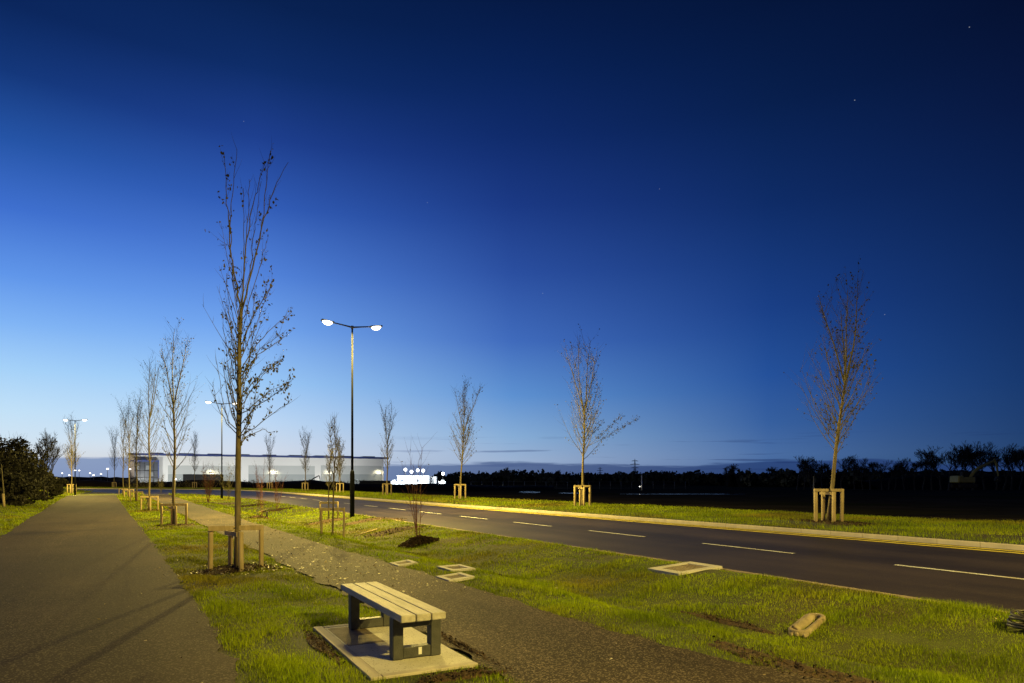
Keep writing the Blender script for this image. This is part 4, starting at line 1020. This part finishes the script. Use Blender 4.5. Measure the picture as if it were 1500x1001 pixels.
# ---------------------------------------------------------------- floodlit site compound
def cabin(px0, px1, ty, Y, d, lab, name='site_cabin'):
    x0 = (px0 - CX) / F * Y; x1 = (px1 - CX) / F * Y; h = top_h(ty, Y); root = empty(name, ((x0 + x1) / 2, Y, 0), 0, label=lab, cat='site cabin', group='white cabins of the floodlit compound')
    w = x1 - x0; mb = MB(); mb.bevbox((0, d / 2, h / 2), (w, d, h), .05); mb.build('body', M_cabin, root)
    mb = MB(); mb.box((0, d / 2, h + .06), (w + .2, d + .2, .12)); mb.build('roof', M_cabin, root)
    for k in range(max(1, int(w // 3))):
        mb = MB(); xx = -w / 2 + 1.4 + 3 * k
        if xx + .5 < w / 2: mb.box((xx, -.03, h * .6), (.9, .05, .8)); mb.build('window', M_glass, root)
    mb = MB(); mb.box((w / 2 - .7, -.04, 1.05), (.8, .05, 2.0)); mb.build('door', M_clad2, root)
cabin(582, 604, 697.5, 190, 4, 'white cabin at the left of the floodlit pair'); cabin(605, 628, 697.8, 191, 4, 'white cabin at the right of the floodlit pair')
cabin(571, 581, 706, 186, 3, 'low white unit left of the floodlit cabins'); cabin(632, 639, 699.3, 196, 3, 'small white unit just right of the floodlit cabins'); cabin(643, 652, 706, 190, 3, 'low white unit under the right-hand floodlight')
for px, ty, lab in ((594, 689, 'left floodlight mast over the cabins'), (603, 692, 'second floodlight mast over the cabins, left of the middle'), (612, 690, 'middle floodlight mast over the cabins'), (620, 690.5, 'right floodlight mast over the cabins'), (649, 695, 'floodlight mast standing apart at the right of the cabins')):
    Y = 184; X = (px - CX) / F * Y; h = top_h(ty, Y); root = empty('floodlight_mast', (X, Y, 0), 0, label=lab, cat='floodlight', group='floodlights of the site compound')
    mb = MB(); mb.tube([(0, 0, -.4), (0, 0, h)], .06, 8); mb.build('mast', M_dark, root)
    mb = MB(); mb.bevbox((0, 0, h + .15), (.7, .25, .4), .04); hd = mb.build('lamp_head', M_dark, root)
    mb = MB(); mb.tube([(0, -.12, h + .15), (0, -.2, h + .15), (0, -.28, h + .15), (0, -.33, h + .15)], [.42, .40, .27, .05], 16); mb.build('lens', E_flood, hd)
    if px in (594, 612, 649): spot('flood_beam', (0, .5 - 4.5 * (px == 612), h + .5), (0, 6, h - 2.5), {594: 9000, 612: 26000, 649: 4500}[px], (.88, .95, 1), 165, root, .3)
a_ = ((690 - CX) / F * 172, 172); w_ = 54
root = empty('site_fence', (a_[0], a_[1], -.34), 0, label='long low grey mesh fence across the dark field under the tree line', cat='fence')
for k in range(21): mb = MB(); mb.tube([(w_ * k / 20, 0, 0), (w_ * k / 20, 0, 2.0)], .05, 5); mb.build('post', M_arm, root)
mb = MB(); [mb.tube([(0, .02, z_), (w_, .02, z_)], .025, 4) for z_ in (.3, 1.1, 1.95)]; [mb.tube([(w_ * k / 240, .02, .3), (w_ * k / 240, .02, 1.95)], .008, 3) for k in range(241)]; mb.build('mesh_panel', M_steel, root)
# car lights by the compound
X = (664 - CX) / F * 195
# puddles in the field
for (x0, x1, y0, y1), lab in [((762, 795, 719.5, 722.5), 'strip of standing water in the dark field right of the compound'), ((905, 1100, 723.7, 724.3), 'long thin strip of standing water in the dark field'), ((820, 862, 722, 723.2), 'small strip of standing water behind the tree with two long branches')]:
    a = pix((x0 + x1) / 2, y1, -.34); c = pix((x0 + x1) / 2, y0, -.34); rxx = (x1 - x0) / F * a.y / 2; ry = (c.y - a.y) / 2; mb = MB(); rn = random.Random(x0)
    mb.face([((a.x) + rxx * math.cos(k * .2618) * rn.uniform(.8, 1.1), (a.y + c.y) / 2 + ry * math.sin(k * .2618) * rn.uniform(.7, 1.1), -.334) for k in range(24)])
    tag(mb.build('puddle', M_puddle), kind='structure', label=lab)

# ---------------------------------------------------------------- diggers
def digger(base, rz, sc, lab, house_m):
    root = empty('excavator', base, rz, label=lab, cat='excavator'); root.scale = (sc,) * 3
    for y in (-1.1, 1.1):
        mb = MB(); mb.bevbox((0, y, .45), (3.9, .55, .9), .25); mb.build('track', M_dark, root)
    mb = MB(); mb.bevbox((-.3, 0, 1.65), (3.6, 2.6, 1.1), .12); mb.bevbox((-1.5, 0, 1.8), (1.1, 2.7, 1.3), .15); bd = mb.build('house', house_m, root)
    mb = MB(); mb.bevbox((.75, .75, 2.55), (1.5, 1.0, 1.5), .12); mb.build('cab', M_dark, root)
    mb = MB(); mb.tube([(.9, -.1, 1.6), (2.0, -.1, 3.2), (3.0, -.1, 4.0), (6.4, -.1, 5.6)], [.26, .34, .36, .2], 6, sm=False); mb.build('boom', house_m, root)
    mb = MB(); mb.tube([(6.2, -.1, 5.9), (6.7, -.1, 4.8), (7.1, -.1, 2.4)], [.2, .24, .13], 6, sm=False); mb.build('dipper_arm', house_m, root)
    mb = MB(); mb.bevbox((6.9, -.1, 1.7), (.9, 1.1, .9), .2, Matrix.Rotation(.5, 3, 'Y')); mb.build('bucket', M_dark, root)
    mb = MB(); mb.tube([(1.1, -.1, 1.9), (2.9, -.1, 3.6)], .09, 6); mb.tube([(3.4, -.1, 4.5), (6.2, -.1, 6.0)], .07, 6); mb.build('ram', M_steel, root)
Y = 118; digger(((1412 - CX) / F * Y, Y, .55), 0.05, .86, 'yellow-green digger with raised arm before the dark trees at the right', M_digger)
Y = 148; digger(((452 - CX) / F * Y, Y, .9), 0.0, .36, 'small dark digger silhouetted against the warehouse', M_dark)

# ---------------------------------------------------------------- pylons and posts
def pylon(px, ty, Y, lab):
    h = top_h(ty, Y); root = empty('pylon', ((px - CX) / F * Y, Y, 0), .3, label=lab, cat='pylon', group='electricity pylons on the horizon'); mb = MB(); r = .13
    for sx_ in (-1, 1):
        for sy_ in (-1, 1): mb.tube([(sx_ * h * .09, sy_ * h * .09, 0), (sx_ * h * .03, sy_ * h * .03, h * .6), (0, 0, h)], [r * 1.4, r, r], 4)
    for k in range(8):
        z0 = h * .6 * k / 8; z1 = h * .6 * (k + 1) / 8; w0 = h * (.09 - .06 * k / 8); w1 = h * (.09 - .06 * (k + 1) / 8)
        for a in range(4):
            c0 = [(-1, -1), (1, -1), (1, 1), (-1, 1)]; q0 = c0[a]; q1 = c0[(a + 1) % 4]
            mb.tube([(q0[0] * w0, q0[1] * w0, z0), (q1[0] * w1, q1[1] * w1, z1)], r * .7, 3); mb.tube([(q1[0] * w0, q1[1] * w0, z0), (q0[0] * w1, q0[1] * w1, z1)], r * .7, 3)
    mb.build('lattice', M_steel, root)
    for z, w in ((.62, .17), (.76, .22), (.9, .15)):
        mb = MB(); mb.tube([(-h * w, 0, h * z), (0, 0, h * z + h * .03), (h * w, 0, h * z)], r * 1.2, 4); mb.tube([(-h * w, 0, h * z), (h * w, 0, h * z)], r, 4); mb.build('crossarm', M_steel, root)
pylon(930, 672, 620, 'tallest pylon on the horizon right of the tree with two long branches'); pylon(879, 684, 800, 'faint smaller pylon left of the tallest pylon'); pylon(1098, 685, 800, 'faint small pylon above the dark tree line on the right')
def plain_post(px, ty, by, Y, lab, m=M_kerb, r=.09):
    X = (px - CX) / F * Y; h = top_h(ty, Y); root = empty('marker_post', (X, Y, -.3), 0, label=lab, cat='post'); mb = MB(); mb.tube([(0, 0, 0), (0, 0, h + .3)], [r, r * .8], 8); mb.build('post', m, root)
    mb = MB(); mb.tube([(0, 0, h + .3), (0, 0, h + .36)], [r * 1.2, r * .9], 8); mb.build('cap', m, root); return root
plain_post(940, 697, 714, 150, 'thin pale post standing in the dark field under the tallest pylon', M_cabin, .12)
plain_post(1192, 699, 722, 60, 'dark post standing just left of the guard at the right beyond the road', M_steel, .07)
small_post(937, 713.4, 150, 'tiny low light beside the pale post in the dark field', glow=.12)

# ---------------------------------------------------------------- leaning saplings left of the wide path
for (bx, by, tx, ty), lab in [((7, 742, 2, 680), 'leaning sapling tied to a stake at the left edge'), ((20, 741, 12.5, 690), 'leaning sapling tied to a stake, right one of the pair')]:
    p = at(bx, by); root = empty('sapling', p, 0, label=lab, cat='sapling', group='leaning staked saplings before the dark trees')
    Yt = p.y; tz = top_h(ty, Yt) - p.z; dx = (tx - bx) / F * Yt; mb = MB(); mb.tube([(0, 0, -.1), (dx * .4, 0, tz * .4), (dx, 0, tz)], [.05, .04, .02], 8); mb.build('stem', M_twig, root)
    mb = MB(); mb.tube([(.02, -.08, -.1), (.02 + dx * .34, -.08, tz * .30)], .075, 8); mb.build('stake', M_stake, root)

# ---------------------------------------------------------------- dark trees
def card_cloud(places, rnd, V, Fc, S_, size):
    for p, n, rx, rz_ in places:
        for _ in range(n):
            d = Vector((rnd.gauss(0, 1), rnd.gauss(0, 1), rnd.gauss(0, 1))).normalized() * rnd.random() ** .4
            c = Vector(p) + Vector((d.x * rx, d.y * rx, d.z * rz_)); m = Euler((rnd.uniform(0, 6.3), rnd.uniform(0, 6.3), rnd.uniform(0, 6.3))).to_matrix(); s = size * rnd.uniform(.5, 1.3); k = len(V)
            for q in ((-.5, -.25, 0), (.3, -.4, .1), (.5, .3, 0), (-.2, .4, .1)): V.append(tuple(c + m @ (Vector(q) * s)))
            Fc.append((k, k + 1, k + 2, k + 3)); S_.extend([rnd.random()] * 4)
def bushy(base, h, w, seed, label, size=.28, nclump=26, per=120, group='dark trees left of the wide path', low=.1, cat='tree'):
    rnd = random.Random(seed); root = empty('dense_tree', base, 0, label=label, cat=cat, group=group); tr = MB()
    tr.tube([(0, 0, -.2), (.05, 0, h * .35), (0, .1, h * .7)], [.16, .11, .05], 8); tr.build('trunk', M_wood, root); br = MB(); pl = []
    for k in range(nclump):
        f = rnd.random(); z = h * (low + (.92 - low) * f); rr = w * math.sqrt(max(.05, 1 - (abs(f - .4) / .62) ** 2)) * rnd.uniform(.2, .9); a = rnd.uniform(0, 6.28)
        c = (math.cos(a) * rr, math.sin(a) * rr, z); pl.append((c, per, w * rnd.uniform(.26, .42), h * rnd.uniform(.07, .13)))
        br.tube([(0, 0, z * .5), (c[0] * .6, c[1] * .6, z * .85), c], [.05, .035, .012], 4, cap=False)
        for _ in range(9): grow(br, rnd, c, (rnd.gauss(0, .7), rnd.gauss(0, .7), 1), h * rnd.uniform(.12, .24), .012, .05, 4, 3)
    V = []; Fc = []; S_ = []; card_cloud(pl, rnd, V, Fc, S_, size)
    c = br.build('crown', M_wood, root); mesh_np('leaves', V, Fc, M_dkleaf, c, attrs={'shade': S_})
    return root
for px, Y, ty, w, sd, lab, lw in [(-38, 46, 628, 3.0, 1, 'dark dense tree cut by the left edge', .02), (6, 50, 640, 2.6, 2, 'dark rounded tree second from the left edge', .02), (27, 58, 655, 2.0, 4, 'dark tree in the middle of the left clump', .02),
                              (52, 70, 682, 1.9, 5, 'low dark bush under the wispy tree', .0), (78, 76, 692, 1.3, 6, 'low brownish bush at the right end of the left clump', .0), (-120, 44, 600, 4, 7, 'dark dense tree beyond the left edge', .02), (20, 46, 692, 1.9, 8, 'dark low bush behind the leaning saplings', .0)]:
    X = (px - CX) / F * Y; z = float(zg(X, Y)); bushy((X, Y, z), top_h(ty, Y) - z, w, sd, lab, .15, 34, 230, low=lw)
def bare(seed, h, spread=.55, twr=.02, depth=6, r0=.2, mname=None):
    """spreading bare tree, unit parts: trunk and crown meshes"""
    rnd = random.Random(seed); tr = MB(); cr = MB()
    def rec(p, d, ln, r, k):
        n = 4; pts = [p]
        for _ in range(n): d = (d + Vector((rnd.gauss(0, .12), rnd.gauss(0, .12), .05))).normalized(); pts.append(pts[-1] + d * ln / n)
        (tr if k == depth else cr).tube(pts, [r * (1 - .35 * i / n) for i in range(n + 1)], 6 if k > 3 else 3, cap=False)
        if k == 0: return
        for j in range(3):
            s_ = Vector((rnd.gauss(0, 1), rnd.gauss(0, 1), rnd.gauss(0, .5))).normalized(); q = pts[-1] if j < 2 else pts[rnd.randint(2, 3)]
            rec(q, (d + s_ * spread * rnd.uniform(.7, 1.4)).normalized(), ln * rnd.uniform(.62, .85), max(twr, r * .58), k - 1)
    rec(Vector((0, 0, 0)), Vector((0, 0, 1)), h * .27, r0, depth)
    return tr, cr
protos = {}
def bare_tree(px, Y, ty, sd, label, group, z=0., rz=0., variant=0, spread=.6, twr=.025, mul=1.):
    h = top_h(ty, Y) - z; X = (px - CX) / F * Y; key = (variant, round(twr, 3))
    if key not in protos:
        tr, cr = bare(100 + variant, 10., spread, twr, 6, .2); root = empty('bare_tree', (X, Y, z), rz); tr.build('trunk', M_wood, root); c = cr.build('crown', M_wood, root)
        zmax = max(v[2] for v in cr.v); protos[key] = (root, zmax)
        o = root
    else: o = copy_tree(protos[key][0])
    sc = h / protos[key][1]; o.location = (X, Y, z); o.scale = (sc * mul, sc * mul, sc); o.rotation_euler = (0, 0, rz); tag(o, label, 'tree', group); return o
o = bare_tree(64, 68, 627, 1, 'wispy bare-topped tree standing above the left clump', 'dark trees left of the wide path', z=.3, variant=0, twr=.016, spread=.5, mul=.62)
o2 = bare_tree(70, 71, 640, 1, 'second wispy tree behind the first above the left clump', 'dark trees left of the wide path', z=.3, rz=2., variant=0, twr=.016, spread=.5, mul=.62)
rnd = random.Random(9); V = []; Fc = []; S_ = []; card_cloud([((rnd.gauss(0, 1.2), rnd.gauss(0, 1.2), rnd.uniform(2, 7.5)), 60, .8, .7) for _ in range(22)], rnd, V, Fc, S_, .22); mesh_np('leaves', V, Fc, M_dkleaf, [c for c in o.children if c.name.startswith('crown')][0], attrs={'shade': S_})
GR = 'bare trees on the right horizon'
BT = [(1168, 668, 'leftmost small bare tree of the right horizon'), (1189, 671, 'bare tree just left of the leaning tree on the horizon'), (1205, 674, 'low bare tree behind the trunk of the leaning tree'), (1232, 668, 'bare tree just right of the leaning trunk on the horizon'), (1252, 670, 'bare tree second right of the leaning trunk'),
      (1275, 672, 'bare tree midway in the low row right of the leaning tree'), (1292, 676, 'small bare tree before the gap in the low row'), (1311, 673, 'bare tree right of the gap in the low row'), (1352, 668, 'bare tree left of the tall bare pair'), (1378, 655, 'left one of the tall bare pair'), (1402, 648, 'tallest bare tree on the right horizon'),
      (1425, 650, 'tall bare tree just left of the digger arm'), (1460, 655, 'bare tree behind the raised digger arm'), (1482, 652, 'bare tree right of the digger arm'), (1505, 650, 'bare tree cut by the right edge'),
      (1178, 676, 'low bush-like bare tree at the left end of the horizon row'), (1221, 680, 'low bare tree hidden mostly by the leaning trunk'), (1264, 678, 'low bare tree filling the row, right of the leaning tree'), (1302, 679, 'low bare tree in the dip of the horizon row'), (1325, 677, 'low bare tree at the foot of the rise on the right'),
      (1340, 672, 'bare tree at the foot of the tall group'), (1365, 662, 'bare tree just left of the tall bare pair'), (1390, 652, 'bare tree between the tall pair'), (1413, 655, 'bare tree behind the digger body'), (1442, 656, 'bare tree in the crook of the digger arm'), (1470, 655, 'bare tree just right of the digger bucket'), (1494, 656, 'second bare tree from the right edge')]
for i, (px, ty, lab) in enumerate(BT):
    bare_tree(px, 150 + (i * 37 % 11), ty - 3, i, lab, GR, z=-.3, rz=i * 1.7, variant=1 + i % 3, twr=.028, spread=.55, mul=.95 if ty > 660 else 1.05)
for px, ty, Y, lab in [(745, 684, 300, 'round-crowned tree rising from the far tree line above the field, left'), (810, 688, 300, 'upright tree rising from the far tree line left of the tree with two long branches'), (1072, 679, 260, 'rounded bare tree rising from the far tree line, right'), (1140, 683, 260, 'small bare tree at the right end of the far tree line'), (1010, 690, 300, 'low tree rising from the middle of the far tree line')]:
    bare_tree(px, Y, ty, 0, lab, 'single trees of the far tree line', z=-.3, rz=px, variant=1 + px % 3, twr=.06, spread=.55, mul=1.2)
# far tree line as one mass
rnd = random.Random(12); V = []; Fc = []; S_ = []; pl = []
x = 640
while x < 1560:
    Y = 330 if x < 1080 else 240; ty = 693 + rnd.uniform(-5, 3) + (-2 if x > 1150 else 0) + (3 if x < 700 else 0); h = top_h(ty, Y); X = (x - CX) / F * Y
    pl.append(((X, Y + rnd.uniform(-6, 6), h * .5), 120, rnd.uniform(2.4, 4.2), h * .5)); x += rnd.uniform(4, 9)
card_cloud(pl, rnd, V, Fc, S_, 1.5)
o = mesh_np('tree_line', V, Fc, M_dkleaf, attrs={'shade': S_}); tag(o, 'dark far tree line along the horizon beyond the field', 'wood', kind='stuff')
def ridge(name, pts, d, m, label):
    V = []
    for i, (px, ty, Y) in enumerate(pts):
        X = (px - CX) / F * Y; h = top_h(ty, Y)
        V += [(X, Y, -.4), (X, Y + d * .35, h * .8), (X, Y + d * .5, h), (X, Y + d, -.4)]
    I = np.arange(len(V)).reshape(-1, 4); Fc = np.stack([I[:-1, :-1], I[:-1, 1:], I[1:, 1:], I[1:, :-1]], -1).reshape(-1, 4)
    return tag(mesh_np(name, V, Fc, m), kind='structure', label=label)
rr = random.Random(3)
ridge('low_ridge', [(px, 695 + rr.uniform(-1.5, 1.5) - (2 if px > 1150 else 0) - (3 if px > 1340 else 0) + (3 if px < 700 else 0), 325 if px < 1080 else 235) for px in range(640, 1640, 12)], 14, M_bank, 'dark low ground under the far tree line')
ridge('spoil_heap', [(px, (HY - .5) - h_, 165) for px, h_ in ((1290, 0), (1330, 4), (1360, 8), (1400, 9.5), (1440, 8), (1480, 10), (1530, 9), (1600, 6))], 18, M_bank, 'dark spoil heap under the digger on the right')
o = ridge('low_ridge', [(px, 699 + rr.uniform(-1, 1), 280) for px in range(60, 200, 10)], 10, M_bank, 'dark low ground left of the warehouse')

make_grass(HOLES)
